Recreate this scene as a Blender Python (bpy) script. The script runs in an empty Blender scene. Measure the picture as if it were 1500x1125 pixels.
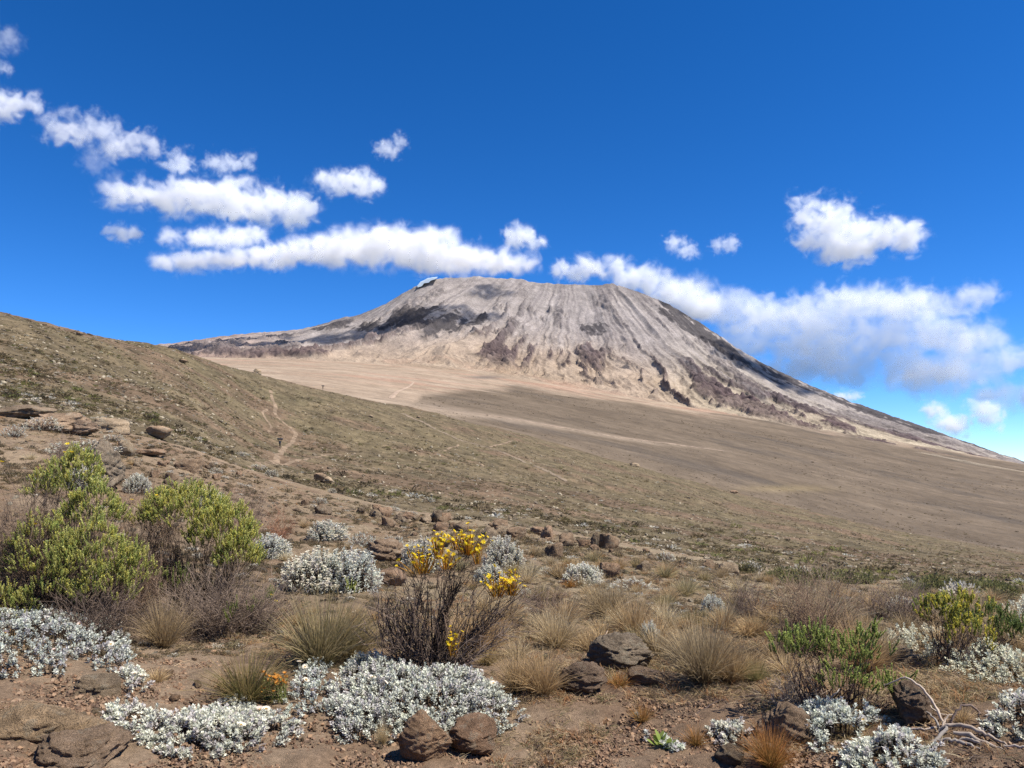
import bpy, math, random
import numpy as np
from mathutils import Vector, Matrix

R = math.radians
SC = bpy.context.scene
COL = SC.collection

# ---------------------------------------------------------------- camera, sky, sun, exposure
F_PX, CX, CY, HOR = 1127.0, 750.0, 562.5, 640.0       # photograph in 1500 x 1125 pixels
EYE = 1.6
PITCH = math.atan((HOR - CY) / F_PX)
cam_data = bpy.data.cameras.new('camera')
cam = bpy.data.objects.new('camera', cam_data)
COL.objects.link(cam)
cam.location = (0, 0, EYE)
cam.rotation_euler = (math.pi / 2 + PITCH, 0, 0)
cam_data.sensor_width = 36.0
cam_data.lens = 36.0 * F_PX / 1500.0
cam_data.clip_start = 0.05
cam_data.clip_end = 80000.0
SC.camera = cam

SUN_ELEV, SUN_AZ = R(57), R(108)                       # azimuth from +Y (view direction) towards +X
world = bpy.data.worlds.new('World')
SC.world = world
world.use_nodes = True
nt = world.node_tree
nt.nodes.clear()
w_out = nt.nodes.new('ShaderNodeOutputWorld')
w_bg = nt.nodes.new('ShaderNodeBackground')
w_sky = nt.nodes.new('ShaderNodeTexSky')
w_sky.sky_type = 'NISHITA'
w_sky.sun_disc = False
w_sky.sun_elevation = SUN_ELEV
w_sky.sun_rotation = SUN_AZ
w_sky.altitude = 4100.0
w_sky.air_density = 1.0
w_sky.dust_density = 0.0
w_sky.ozone_density = 4.0
w_gam = nt.nodes.new('ShaderNodeGamma')
w_tc = nt.nodes.new('ShaderNodeTexCoord')
w_up = nt.nodes.new('ShaderNodeVectorMath'); w_up.operation = 'ADD'; w_up.inputs[1].default_value = (0, 0, 0.045)   # the eye is high above the haze of the lowlands
nt.links.new(w_tc.outputs['Generated'], w_up.inputs[0]); nt.links.new(w_up.outputs[0], w_sky.inputs['Vector'])
w_gam.inputs['Gamma'].default_value = 1.12
w_hsv = nt.nodes.new('ShaderNodeHueSaturation')
w_hsv.inputs['Saturation'].default_value = 1.24
w_hsv.inputs['Hue'].default_value = 0.505
nt.links.new(w_sky.outputs[0], w_gam.inputs[0])
nt.links.new(w_gam.outputs[0], w_hsv.inputs['Color'])
nt.links.new(w_hsv.outputs[0], w_bg.inputs[0])
w_bg.inputs[1].default_value = 0.105
nt.links.new(w_bg.outputs[0], w_out.inputs[0])

sun_data = bpy.data.lights.new('sun', 'SUN')
sun_data.energy = 5.0
sun_data.angle = R(0.5)
sun_data.color = (1.0, 0.95, 0.88)
sun = bpy.data.objects.new('sun', sun_data)
COL.objects.link(sun)
SUN_DIR = Vector((math.sin(SUN_AZ) * math.cos(SUN_ELEV), math.cos(SUN_AZ) * math.cos(SUN_ELEV), math.sin(SUN_ELEV)))
sun.rotation_euler = SUN_DIR.to_track_quat('Z', 'Y').to_euler()
sun.location = (30, 20, 60)

SC.view_settings.view_transform = 'Standard'
SC.view_settings.look = 'None'
SC.view_settings.gamma = 1.0
SC.view_settings.use_curve_mapping = False
SC.view_settings.exposure = 0.70

SC.render.engine = 'CYCLES'
SC.cycles.volume_bounces = 16
SC.cycles.max_bounces = 18
SC.cycles.diffuse_bounces = 3
SC.cycles.transparent_max_bounces = 16
SC.cycles.volume_max_steps = 256
SC.cycles.use_adaptive_sampling = True
SC.cycles.adaptive_threshold = 0.004
SC.cycles.use_denoising = True
SC.cycles.denoiser = 'OPENIMAGEDENOISE'
SC.cycles.denoising_input_passes = 'RGB_ALBEDO_NORMAL'
SC.cycles.denoising_prefilter = 'NONE'

# ---------------------------------------------------------------- numpy noise
def _hash(ix, iy, seed):
    h = (ix.astype(np.int64) * 374761393 + iy.astype(np.int64) * 668265263 + seed * 974634777) & 0xFFFFFFFF
    h = ((h ^ (h >> 13)) * 1274126177) & 0xFFFFFFFF
    h = h ^ (h >> 16)
    return (h & 0xFFFFFF) / float(0xFFFFFF)

def vnoise(x, y, seed=0):
    x = np.asarray(x, float); y = np.asarray(y, float)
    ix = np.floor(x); iy = np.floor(y)
    fx = x - ix; fy = y - iy
    ux = fx * fx * fx * (fx * (fx * 6 - 15) + 10); uy = fy * fy * fy * (fy * (fy * 6 - 15) + 10)
    a = _hash(ix, iy, seed); b = _hash(ix + 1, iy, seed)
    c = _hash(ix, iy + 1, seed); d = _hash(ix + 1, iy + 1, seed)
    return (a + (b - a) * ux) * (1 - uy) + (c + (d - c) * ux) * uy

def fbm(x, y, seed=0, oct=4, gain=0.5, lac=2.03):
    s = 0; a = 1.0; n = 0
    for k in range(oct):
        s = s + a * (vnoise(x, y, seed + k * 17) - 0.5) * 2; n += a
        x = x * lac + 13.7; y = y * lac + 7.1; a *= gain
    return s / n

def ridged(x, y, seed=0, oct=4, gain=0.55, lac=2.1):
    s = 0; a = 1.0; n = 0
    for k in range(oct):
        v = 1 - np.abs(2 * vnoise(x, y, seed + k * 31) - 1)
        s = s + a * v * v; n += a
        x = x * lac + 5.3; y = y * lac + 9.9; a *= gain
    return s / n

def smooth(a, b, x):
    t = np.clip((x - a) / (b - a), 0, 1)
    return t * t * (3 - 2 * t)

# ---------------------------------------------------------------- pixels of the photograph <-> directions in the place
cP, sP = math.cos(PITCH), math.sin(PITCH)
def pix_dir(px, py):
    dx = (px - CX) / F_PX; dy = (CY - py) / F_PX
    return dx, cP - dy * sP, sP + dy * cP
def pix_az_te(px, py):
    x, y, z = pix_dir(px, py)
    return np.arctan2(x, y), z / np.hypot(x, y)
def to_pix(x, y, z):
    z = z - EYE
    f = y * cP + z * sP; u = -y * sP + z * cP
    return CX + F_PX * x / f, CY - F_PX * u / f
def az_of(px):
    return math.atan2((px - CX) / F_PX, cP - (CY - HOR) / F_PX * sP)
def te_of(px, py):
    return pix_az_te(px, py)[1]
def at_dist(px, py, d):
    x, y, z = pix_dir(px, py)
    h = math.hypot(x, y)
    return Vector((x / h * d, y / h * d, EYE + z / h * d))

class Field:
    """height of the land, surveyed along bearings: for each bearing a list of (distance, sight line)"""
    def __init__(self, cols, d0, d1, nd=500, na=420, sm_a=5, sm_d=4, az0=-1.15, az1=1.15):
        self.l0, self.l1, self.nd = math.log(d0), math.log(d1), nd
        self.az0, self.az1, self.na = az0, az1, na
        L = np.linspace(self.l0, self.l1, nd)
        pxs = sorted(cols)
        A = np.array([az_of(p) for p in pxs])
        T = np.array([np.interp(L, [math.log(d) for d, _ in cols[p]], [te_of(p, y) for _, y in cols[p]]) for p in pxs])
        az = np.linspace(az0, az1, na)
        G = np.array([np.interp(az, A, T[:, j]) for j in range(nd)]).T
        for ax, s in ((0, sm_a), (1, sm_d)):
            if s:
                k = np.exp(-0.5 * (np.arange(-3 * s, 3 * s + 1) / s) ** 2); k /= k.sum()
                pad = [(0, 0), (0, 0)]; pad[ax] = (3 * s, 3 * s)
                # reflect about the edge value so that the ends keep their slope
                P = np.pad(G, pad, mode='reflect', reflect_type='odd')
                G = np.apply_along_axis(lambda v: np.convolve(v, k, 'valid'), ax, P)
        self.G = G
    def te(self, az, d):
        u = np.clip((az - self.az0) / (self.az1 - self.az0) * (self.na - 1), 0, self.na - 1.001)
        v = np.clip((np.log(d) - self.l0) / (self.l1 - self.l0) * (self.nd - 1), 0, self.nd - 1.001)
        i = u.astype(int); j = v.astype(int); fu = u - i; fv = v - j
        G = self.G
        return (G[i, j] * (1 - fu) + G[i + 1, j] * fu) * (1 - fv) + (G[i, j + 1] * (1 - fu) + G[i + 1, j + 1] * fu) * fv
    def z(self, x, y):
        x = np.asarray(x, float); y = np.asarray(y, float)
        d = np.maximum(np.hypot(x, y), 0.3)
        return EYE + d * self.te(np.arctan2(x, y), np.maximum(d, math.exp(self.l0)))

flat = lambda d: HOR + EYE * F_PX / d
LAND = {
 -700: [(1.0, flat(1)), (3, 1225), (5, 985), (8, 830), (13, 680), (20, 590), (28, 545), (34, 540), (40, 545), (60, 535), (100, 440), (160, 370), (200, 350), (250, 370), (400, 560), (640, 700)],
 0:    [(1.0, flat(1)), (3, 1235), (5, 1000), (6.5, 925), (8, 868), (10, 808), (13, 742), (18, 672), (25, 617), (31, 601), (36, 606), (50, 612), (70, 590), (110, 535), (160, 478), (200, 456), (240, 462), (300, 500), (450, 640), (640, 740)],
 250:  [(1.0, flat(1)), (3, 1238), (5, 1000), (7, 912), (9, 850), (12, 780), (16, 722), (22, 668), (28, 647), (33, 649), (50, 668), (80, 640), (130, 590), (190, 540), (260, 505), (310, 510), (380, 545), (500, 640), (640, 740)],
 400:  [(1.0, flat(1)), (3, 1240), (5, 1000), (7, 915), (9, 868), (12, 812), (16, 764), (22, 720), (28, 700), (33, 702), (55, 708), (100, 690), (180, 657), (230, 605), (280, 566), (320, 550), (360, 555), (430, 590), (640, 740)],
 600:  [(1.0, flat(1)), (3, 1241), (5, 1000), (7, 908), (9, 862), (12, 815), (16, 778), (20, 757), (25, 750), (30, 752), (60, 748), (120, 715), (200, 670), (300, 615), (390, 592), (430, 598), (500, 630), (640, 760)],
 750:  [(1.0, flat(1)), (3, 1241), (5, 1002), (7, 908), (9, 862), (12, 818), (15, 792), (18, 776), (22, 770), (28, 771), (60, 765), (120, 738), (200, 700), (320, 650), (430, 630), (470, 634), (540, 670), (640, 780)],
 900:  [(1.0, flat(1)), (3, 1241), (5, 1002), (7, 912), (9, 868), (12, 830), (15, 812), (20, 800), (30, 796), (60, 790), (120, 765), (220, 725), (340, 688), (450, 672), (500, 676), (570, 705), (640, 790)],
 1100: [(1.0, flat(1)), (3, 1241), (5, 1002), (7, 922), (9, 884), (12, 860), (16, 846), (22, 838), (35, 830), (60, 822), (120, 800), (220, 770), (350, 740), (480, 728), (530, 732), (590, 755), (640, 820)],
 1300: [(1.0, flat(1)), (3, 1241), (5, 1008), (7, 930), (9, 897), (12, 876), (16, 864), (22, 856), (35, 848), (60, 840), (120, 828), (220, 808), (350, 786), (500, 777), (550, 781), (600, 800), (640, 850)],
 1500: [(1.0, flat(1)), (3, 1241), (5, 1012), (7, 938), (9, 906), (12, 886), (16, 875), (22, 868), (35, 860), (60, 855), (120, 846), (220, 832), (350, 817), (510, 812), (560, 815), (600, 830), (640, 870)],
 2200: [(1.0, flat(1)), (3, 1245), (5, 1030), (7, 960), (9, 935), (12, 915), (16, 905), (22, 898), (35, 892), (60, 890), (120, 885), (220, 880), (350, 875), (510, 874), (560, 878), (640, 920)],
}
land = Field(LAND, 1.0, 640.0)
PLAIN = {
 -700: [(450, 700), (900, 600), (2000, 540), (6500, 505)],
 0:    [(450, 700), (900, 590), (2000, 548), (6500, 515)],
 400:  [(450, 640), (900, 572), (1500, 552), (3000, 538), (6500, 524)],
 600:  [(450, 680), (900, 606), (1500, 585), (3000, 560), (6500, 532)],
 750:  [(450, 690), (900, 640), (1500, 612), (3000, 580), (6500, 547)],
 900:  [(450, 740), (900, 680), (1500, 645), (3000, 606), (6500, 575)],
 1100: [(450, 790), (900, 730), (1500, 690), (3000, 645), (6500, 606)],
 1300: [(450, 840), (900, 785), (1500, 742), (3000, 692), (6500, 643)],
 1500: [(450, 870), (900, 822), (1500, 780), (3000, 730), (6500, 680)],
 2200: [(450, 980), (900, 920), (1500, 880), (3000, 830), (6500, 790)],
}
plain = Field(PLAIN, 450.0, 6500.0, nd=200, na=300, sm_a=8, sm_d=4)

def land_z(x, y):
    x = np.asarray(x, float); y = np.asarray(y, float)
    d = np.hypot(x, y)
    z = land.z(x, y)
    n1 = 0.05 * fbm(x / 0.8, y / 0.8, 3, 4) * smooth(1.0, 4, d)
    n2 = 0.10 * fbm(x / 3.1, y / 3.1, 11, 3) * smooth(5, 10, d)
    n3 = 0.45 * fbm(x / 9, y / 9, 23, 4) * smooth(30, 60, d) + 1.1 * fbm(x / 31, y / 31, 29, 4) * smooth(80, 160, d)
    return z + n1 + n2 + n3

def ray_land_many(px, py, d0=25.0, d1=560.0, steps=500):
    px = np.asarray(px, float); py = np.asarray(py, float)
    x, y, z = pix_dir(px, py); h = np.hypot(x, y); ux, uy, uz = x / h, y / h, z / h
    D = np.exp(np.linspace(math.log(d0), math.log(d1), steps))[None]
    diff = EYE + uz[:, None] * D - land.z(ux[:, None] * D, uy[:, None] * D)
    hit = diff < 0
    k = np.argmax(hit, 1); ok = hit.any(1) & (k > 0)
    k = np.maximum(k, 1); r = np.arange(len(px))
    a, b = diff[r, k - 1], diff[r, k]
    d = D[0][k - 1] + (D[0][k] - D[0][k - 1]) * a / np.maximum(a - b, 1e-9)
    X, Y = ux * d, uy * d
    return X[ok], Y[ok], land_z(X[ok], Y[ok]), d[ok], ok

def ray_land(px, py, d0=2.0, d1=560.0):
    """the point of the land that a sight line meets first"""
    x, y, z = pix_dir(px, py)
    h = math.hypot(x, y)
    D = np.exp(np.linspace(math.log(d0), math.log(d1), 3000))
    gz = land_z(x / h * D, y / h * D)
    diff = EYE + z / h * D - gz
    k = np.where(diff < 0)[0]
    if len(k) == 0:
        k = [int(np.argmin(diff))]
    d = D[k[0]]
    return float(x / h * d), float(y / h * d), float(land_z(np.array([x / h * d]), np.array([y / h * d]))[0])

# ---------------------------------------------------------------- mesh and object helpers
def mesh_np(name, verts, faces, mat=None, cols=None, smooth_=True, nside=None):
    me = bpy.data.meshes.new(name)
    verts = np.asarray(verts, np.float32); faces = np.asarray(faces, np.int32)
    n = faces.shape[1]
    me.vertices.add(len(verts)); me.vertices.foreach_set('co', verts.ravel())
    me.loops.add(faces.size); me.loops.foreach_set('vertex_index', faces.ravel())
    me.polygons.add(len(faces)); me.polygons.foreach_set('loop_start', np.arange(0, faces.size, n, dtype=np.int32))
    me.polygons.foreach_set('use_smooth', np.full(len(faces), smooth_, bool))
    me.update(calc_edges=True)
    if cols is not None:
        a = me.color_attributes.new('Col', 'FLOAT_COLOR', 'POINT')
        c = np.ones((len(verts), 4), np.float32); c[:, :cols.shape[1]] = cols
        a.data.foreach_set('color', c.ravel())
    if mat:
        me.materials.append(mat)
    return me

def link(o, parent=None):
    COL.objects.link(o)
    if parent is not None:
        o.parent = parent
    return o
def obj(name, me, parent=None, loc=None, rot=None, scale=None):
    o = bpy.data.objects.new(name, me)
    if loc is not None: o.location = loc
    if rot is not None: o.rotation_euler = rot
    if scale is not None: o.scale = (scale,) * 3 if isinstance(scale, (int, float)) else scale
    return link(o, parent)
def tag(o, label=None, cat=None, group=None, kind=None):
    if label: o['label'] = label
    if cat: o['category'] = cat
    if group: o['group'] = group
    if kind: o['kind'] = kind
    return o
def copy_tree(o, parent=None):
    c = o.copy(); COL.objects.link(c); c.parent = parent
    for ch in list(o.children):
        copy_tree(ch, c)
    return c

def grid_faces(nr, nc):
    i = np.arange((nr - 1) * nc).reshape(nr - 1, nc)[:, :-1].ravel()
    return np.stack([i, i + 1, i + nc + 1, i + nc], 1)

# ---------------------------------------------------------------- materials
def new_mat(name, rough=0.9, spec=0.2):
    m = bpy.data.materials.new(name); m.use_nodes = True
    b = m.node_tree.nodes['Principled BSDF']
    b.inputs['Roughness'].default_value = rough
    b.inputs['Specular IOR Level'].default_value = spec
    return m, m.node_tree, b
def N(nt, t, **kw):
    n = nt.nodes.new(t)
    for k, v in kw.items(): setattr(n, k, v)
    return n
def noise_node(nt, scale, detail=6, rough=0.6, vec=None, dist=0.0):
    n = N(nt, 'ShaderNodeTexNoise'); n.inputs['Scale'].default_value = scale
    n.inputs['Detail'].default_value = detail; n.inputs['Roughness'].default_value = rough
    n.inputs['Distortion'].default_value = dist
    if vec is None:
        g = N(nt, 'ShaderNodeNewGeometry'); vec = g.outputs['Position']
    nt.links.new(vec, n.inputs['Vector'])
    return n.outputs['Fac']
def ramp(nt, fac, stops):
    r = N(nt, 'ShaderNodeValToRGB')
    el = r.color_ramp.elements
    while len(el) < len(stops): el.new(0.5)
    for e, (p, c) in zip(el, stops):
        e.position = p; e.color = (c[0], c[1], c[2], 1) if not isinstance(c, (int, float)) else (c, c, c, 1)
    nt.links.new(fac, r.inputs[0])
    return r.outputs[0]
def mixc(nt, a, b, fac, mode='MIX'):
    m = N(nt, 'ShaderNodeMix', data_type='RGBA', blend_type=mode)
    for s, v in ((6, a), (7, b)):
        if isinstance(v, tuple): m.inputs[s].default_value = (*v, 1)
        else: nt.links.new(v, m.inputs[s])
    if isinstance(fac, (int, float)): m.inputs[0].default_value = fac
    else: nt.links.new(fac, m.inputs[0])
    return m.outputs[2]
def mathn(nt, op, a, b=None, clamp=False):
    m = N(nt, 'ShaderNodeMath', operation=op, use_clamp=clamp)
    for s, v in ((0, a), (1, b)):
        if v is None: continue
        if isinstance(v, (int, float)): m.inputs[s].default_value = v
        else: nt.links.new(v, m.inputs[s])
    return m.outputs[0]
def bumpn(nt, h, strength, dist, bsdf):
    b = N(nt, 'ShaderNodeBump'); b.inputs['Strength'].default_value = strength; b.inputs['Distance'].default_value = dist
    nt.links.new(h, b.inputs['Height']); nt.links.new(b.outputs[0], bsdf.inputs['Normal'])
    return b

def land_mat(name, scales, bump_d, contrast=0.35, rough=0.95):
    """vertex colour of the ground times grain at several sizes"""
    m, nt, b = new_mat(name, rough, 0.1)
    at = N(nt, 'ShaderNodeVertexColor', layer_name='Col')
    c = at.outputs[0]
    hs = []
    for s in scales:
        f = noise_node(nt, s, 7, 0.65)
        hs.append(f)
        g = ramp(nt, f, [(0.28, 1 - contrast), (0.5, 1.0), (0.72, 1 + contrast)])
        c = mixc(nt, c, g, 1.0, 'MULTIPLY')
    nt.links.new(c, b.inputs['Base Color'])
    bumpn(nt, hs[-1], 0.8, bump_d, b)
    return m

# ---------------------------------------------------------------- the land
def polar_mesh(name, az, D, zf, colf, mat):
    A, DD = np.meshgrid(az, D)
    x = np.sin(A) * DD; y = np.cos(A) * DD
    z = zf(x, y)
    v = np.stack([x, y, z], -1).reshape(-1, 3)
    c = colf(x.ravel(), y.ravel(), z.ravel())
    f = grid_faces(len(D), len(az))[:, ::-1]
    me = mesh_np(name, v, f, mat, c)
    o = obj(name, me); tag(o, kind='structure')
    return o
def lerp(a, b, t):
    return a + (b - a) * t[:, None]
C = lambda *c: np.array(c, float)
def srgb(r, g, b):
    c = np.array([r, g, b], float) / 255
    return np.where(c <= 0.04045, c / 12.92, ((c + 0.055) / 1.055) ** 2.4)

SOIL = C(0.195, 0.130, 0.082); SOIL_L = C(0.260, 0.186, 0.121); SOIL_D = C(0.115, 0.074, 0.050); DRY = C(0.25, 0.20, 0.125)
def ground_z_fine(x, y):
    d = np.hypot(x, y)
    z = land_z(x, y)
    g = ridged(x / 0.045, y / 0.045, 41, 2)
    patch = smooth(-0.1, 0.35, fbm(x / 1.1, y / 1.1, 47, 3))
    z = z + 0.017 * (g - 0.4) * (0.35 + patch) * smooth(18, 8, d)
    z = z + 0.034 * fbm(x / 0.19, y / 0.19, 53, 3) * smooth(30, 12, d)
    return z
def ground_col(x, y, z):
    d = np.hypot(x, y)
    n = fbm(x / 1.7, y / 1.7, 61, 4); m = fbm(x / 0.35, y / 0.35, 67, 4)
    c = lerp(SOIL, SOIL_L, smooth(-0.3, 0.5, n + 0.5 * m))
    c = lerp(c, SOIL_D, 0.55 * smooth(0.15, 0.6, fbm(x / 0.6, y / 0.6, 71, 4)))
    px, py = to_pix(x, np.maximum(y, 0.5), z)
    litter = smooth(5.5, 9, d) * smooth(-0.25, 0.35, fbm(x / 1.3, y / 1.3, 73, 4) + 0.25) * (0.35 + 0.65 * smooth(300, 700, px))
    c = lerp(c, DRY, 0.75 * litter)
    return c
az_f = np.concatenate([np.linspace(-math.pi, -1.0, 40)[:-1], np.linspace(-1.0, -0.66, 40)[:-1], np.linspace(-0.66, 0.66, 620), np.linspace(0.66, 1.0, 40)[1:], np.linspace(1.0, math.pi, 40)[1:]])
D_g = np.concatenate([[0.02], np.exp(np.linspace(math.log(0.6), math.log(2.4), 14))[:-1], np.exp(np.linspace(math.log(2.4), math.log(30.0), 330))])
M_ground = land_mat('volcanic_soil', (9.0, 45.0, 170.0), 0.03, 0.30)
polar_mesh('ground', az_f, D_g, ground_z_fine, ground_col, M_ground)

OL1 = C(0.108, 0.084, 0.047); OL2 = C(0.148, 0.113, 0.066); OL3 = C(0.080, 0.066, 0.037); HB = C(0.130, 0.085, 0.055)
def hill_col(x, y, z):
    d = np.hypot(x, y)
    n = fbm(x / 14, y / 14, 81, 5); m = fbm(x / 3.0, y / 3.0, 83, 4)
    c = lerp(OL2, OL1, smooth(-0.4, 0.4, n))
    c = lerp(c, OL3, 0.6 * smooth(0.0, 0.5, fbm(x / 7, y / 7, 87, 4)))
    c = lerp(c, HB, 0.7 * smooth(0.05, 0.4, fbm(x / 24, y / 24, 89, 4) + 0.2 * m))
    near = smooth(55, 30, d)
    c = lerp(c, ground_col(x, y, z), near)
    c = c * (1 + 0.55 * m + 0.35 * n)[:, None]
    return c
az_h = np.concatenate([np.linspace(-1.1, -0.64, 60)[:-1], np.linspace(-0.64, 0.64, 700), np.linspace(0.64, 1.1, 60)[1:]])
D_h = np.exp(np.linspace(math.log(29.6), math.log(600.0), 340))
M_hill = land_mat('hillside_heath', (0.35, 2.2, 9.0), 0.15, 0.34)
def hill_z(x, y):
    d = np.hypot(x, y)
    z = land_z(x, y) + 0.22 * fbm(x / 1.3, y / 1.3, 97, 3) * smooth(34, 50, d)
    return z - 0.02 * smooth(30.2, 29.8, d)
polar_mesh('hillside', az_h, D_h, hill_z, hill_col, M_hill)

def plain_z(x, y):
    d = np.hypot(x, y)
    z = plain.z(x, y)
    return z + 5 * fbm(x / 420, y / 160, 101, 4) + 1.4 * fbm(x / 60, y / 35, 103, 4)
TAN = C(0.255, 0.190, 0.130); TAN2 = C(0.315, 0.242, 0.172); BRN = C(0.108, 0.081, 0.054); BRN2 = C(0.140, 0.106, 0.072); BRD = C(0.082, 0.066, 0.050); RED = C(0.30, 0.17, 0.115)
def plain_col(x, y, z):
    px, py = to_pix(x, y, z)
    d = np.hypot(x, y)
    n = fbm(x / 700, y / 600, 107, 5); s = fbm((x + 0.35 * y) / 210, (y - 0.1 * x) / 190, 109, 6, 0.6)
    tanc = lerp(TAN, TAN2, smooth(-0.4, 0.4, s + 0.4 * n))
    tanc = lerp(tanc, RED, 0.5 * smooth(0.1, 0.5, fbm(x / 500, y / 300, 113, 4)))
    brn = lerp(BRN, BRN2, smooth(-0.5, 0.4, s))
    brn = lerp(brn, BRD, 0.7 * smooth(0.05, 0.5, fbm(x / 330, y / 330, 127, 6, 0.6)))
    yb = np.interp(px, [400, 560, 600, 620, 680, 760, 850, 930, 1000, 1100, 1200, 1300, 1500], [900, 760, 600, 580, 573, 568, 578, 592, 604, 612, 628, 646, 678])
    k = smooth(-5, 5, py - yb + 9 * fbm(x / 300, y / 300, 131, 5))
    c = lerp(tanc, brn, k)
    # sandy wash along the foot of the hill
    yw = np.interp(px, [560, 640, 700, 760, 850, 950, 1060], [590, 600, 607, 616, 632, 648, 660])
    w = np.interp(px, [560, 640, 720, 1060], [14, 9, 4, 1.5])
    c = lerp(c, TAN2 * 0.85, 0.8 * np.exp(-((py - yw + 2 * n) / w) ** 2) * smooth(1120, 900, px))
    c = lerp(c, C(0.10, 0.085, 0.075), 0.8 * np.exp(-((px - 712) / 26) ** 2 - ((py - 552.5) / 2.2) ** 2))
    c = c * (1 + 0.22 * fbm(x / 28, y / 40, 133, 3))[:, None]
    c = lerp(c, C(0.24, 0.18, 0.09), 0.5 * np.exp(-((px - 1150) / 60) ** 2 - ((py - 716) / 5) ** 2))
    return c
az_p = np.linspace(-0.95, 0.95, 440)
D_p = np.exp(np.linspace(math.log(470), math.log(6400), 180))
M_plain = land_mat('desert_plain', (0.006, 0.03, 0.12), 2.5, 0.16)
polar_mesh('plain', az_p, D_p, plain_z, plain_col, M_plain)

# ---------------------------------------------------------------- the mountain
RIDGE = [(-700, 560), (-200, 540), (100, 520), (250, 502), (300, 495), (360, 488), (400, 486), (440, 482), (480, 471), (530, 459), (560, 446), (590, 428), (610, 417), (625, 411), (650, 407), (700, 405), (750, 408), (790, 414), (850, 417), (900, 416), (930, 424), (960, 436), (990, 450), (1040, 481), (1080, 508), (1140, 543), (1200, 569), (1250, 589), (1300, 606), (1350, 624), (1400, 642), (1450, 662), (1500, 681), (1600, 722), (1900, 810), (2300, 870)]
BASE = [(-700, 590), (0, 560), (250, 542), (400, 536), (520, 534), (650, 540), (720, 548), (800, 562), (900, 582), (1000, 602), (1100, 617), (1200, 636), (1300, 655), (1400, 673), (1500, 692), (1600, 735), (1900, 830), (2300, 890)]
PC = (760.0, 10100.0)
az_m = np.concatenate([np.linspace(-0.80, -0.46, 60)[:-1], np.linspace(-0.46, 0.64, 800), np.linspace(0.64, 0.95, 60)[1:]])
t_m = np.concatenate([np.linspace(-0.12, 1.0, 310), np.linspace(1.0, 1.35, 14)[1:]])
def mountain():
    px = CX + F_PX * np.tan(az_m) * (cP - (CY - HOR) / F_PX * sP)
    rd = np.array(RIDGE, float); bs = np.array(BASE, float)
    S = np.interp(px, rd[:, 0], rd[:, 1]); B = np.interp(px, bs[:, 0], bs[:, 1])
    dB = np.interp(px, [-700, 250, 700, 1100, 1500, 2300], [5600, 5700, 6100, 5700, 5200, 4800])
    dR = np.interp(px, [-700, 250, 520, 640, 900, 1500, 2300], [9600, 9300, 8900, 8700, 8700, 8300, 7600])
    T, PX = np.meshgrid(t_m, px, indexing='ij')
    tt = np.clip(T, 0, 1)
    g = 0.45 * tt + 0.55 * tt ** 1.7
    # the left shoulder is gentle below and steep above
    Y = B + (S - B) * g
    Y = np.where(T < 0, B + (-T) * 120, Y)
    AZ = np.broadcast_to(az_m, T.shape)
    d = dB + (dR - dB) * T
    tE = te_of(PX, Y)
    z = EYE + d * tE
    z = np.where(T > 1, z - (T - 1) * (dR - dB) * 0.75, z)
    x = np.sin(AZ) * d; y = np.cos(AZ) * d
    # ribs and gullies that run down from the crater
    rx = x - PC[0]; ry = PC[1] - y
    r = np.hypot(rx, ry); ph = np.arctan2(rx, ry)
    wx = fbm(x / 700, y / 700, 201, 4); wy = fbm(x / 700, y / 700, 211, 4)
    phw = ph * 1.2 + 0.05 * wx + 0.010 * fbm(x / 260, y / 260, 205, 4)
    r1 = ridged(phw * 7.0, r / 3200 + 0.25 * wy, 221, 4, 0.55)
    r2 = ridged(phw * 21, r / 1800 + 0.3 * wy, 231, 4, 0.55)
    sk1 = fbm(phw * 15 + 0.25 * wy, r / 1100 + 0.2 * wx, 273, 6, 0.60); sk2 = fbm(phw * 62, r / 1300, 281, 4, 0.6)
    isl = fbm(phw * 9 + 0.3 * wy, r / 520, 283, 7, 0.62)
    r3 = fbm(x / 120, y / 120, 241, 4)
    upper = smooth(0.0, 0.25, tt) * smooth(1.0, 0.93, tt)
    rough_zone = smooth(0.0, 0.12, tt) * smooth(0.75, 0.45, tt)
    hl = ridged((x + 0.3 * y) / 520 + 0.5 * wx, (y - 0.2 * x) / 420, 251, 4, 0.42)
    z0 = z.copy()
    rel = (0.55 * r1 + 0.45 * r2)
    right = smooth(900, 1150, PX)
    region = fbm(x / 1300, y / 1300, 291, 3)
    rocky = smooth(0.03, 0.11, 0.42 * sk1 + 0.08 * sk2 + 0.35 * (rel - 0.52) + 0.75 * isl + 0.40 * region - 0.02 + 0.03 * right) * smooth(0.03, 0.16, tt)
    sp = ridged(phw * 12 + 0.35 * wx, r / 1300 + 0.3 * wy, 295, 5, 0.55)
    zone = smooth(0.02, 0.15, tt) * smooth(0.75, 0.5, tt)
    far_r = smooth(1080, 1280, PX)
    z = z + 95 * (sp - 0.42) * zone * (1 - 0.65 * far_r)
    rocky = rocky * (1 - 0.8 * zone) + zone * smooth(0.44, 0.52, sp + 0.35 * isl + 0.15 * region - 0.05 * right - 0.02 - 0.14 * smooth(660, 480, PX))
    crag = fbm(x / 55, y / 55, 293, 4, 0.65)
    z = z + rocky * (22 + 42 * crag) * smooth(0.98, 0.85, tt) * (1 - 0.6 * far_r)
    right = smooth(900, 1150, PX)
    z = z + (74 * (r1 - 0.5) + 30 * (r2 - 0.45)) * upper * (1 - 0.2 * right)
    z = z + 42 * (hl - 0.45) * rough_zone * (1 - 0.6 * right)
    z = z + 9 * r3 * smooth(-0.02, 0.1, tt)
    z = z + 12 * fbm(x / 60, y / 60, 261, 3) * smooth(0.9, 1.0, tt)
    v = np.stack([x, y, z], -1).reshape(-1, 3)
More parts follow.
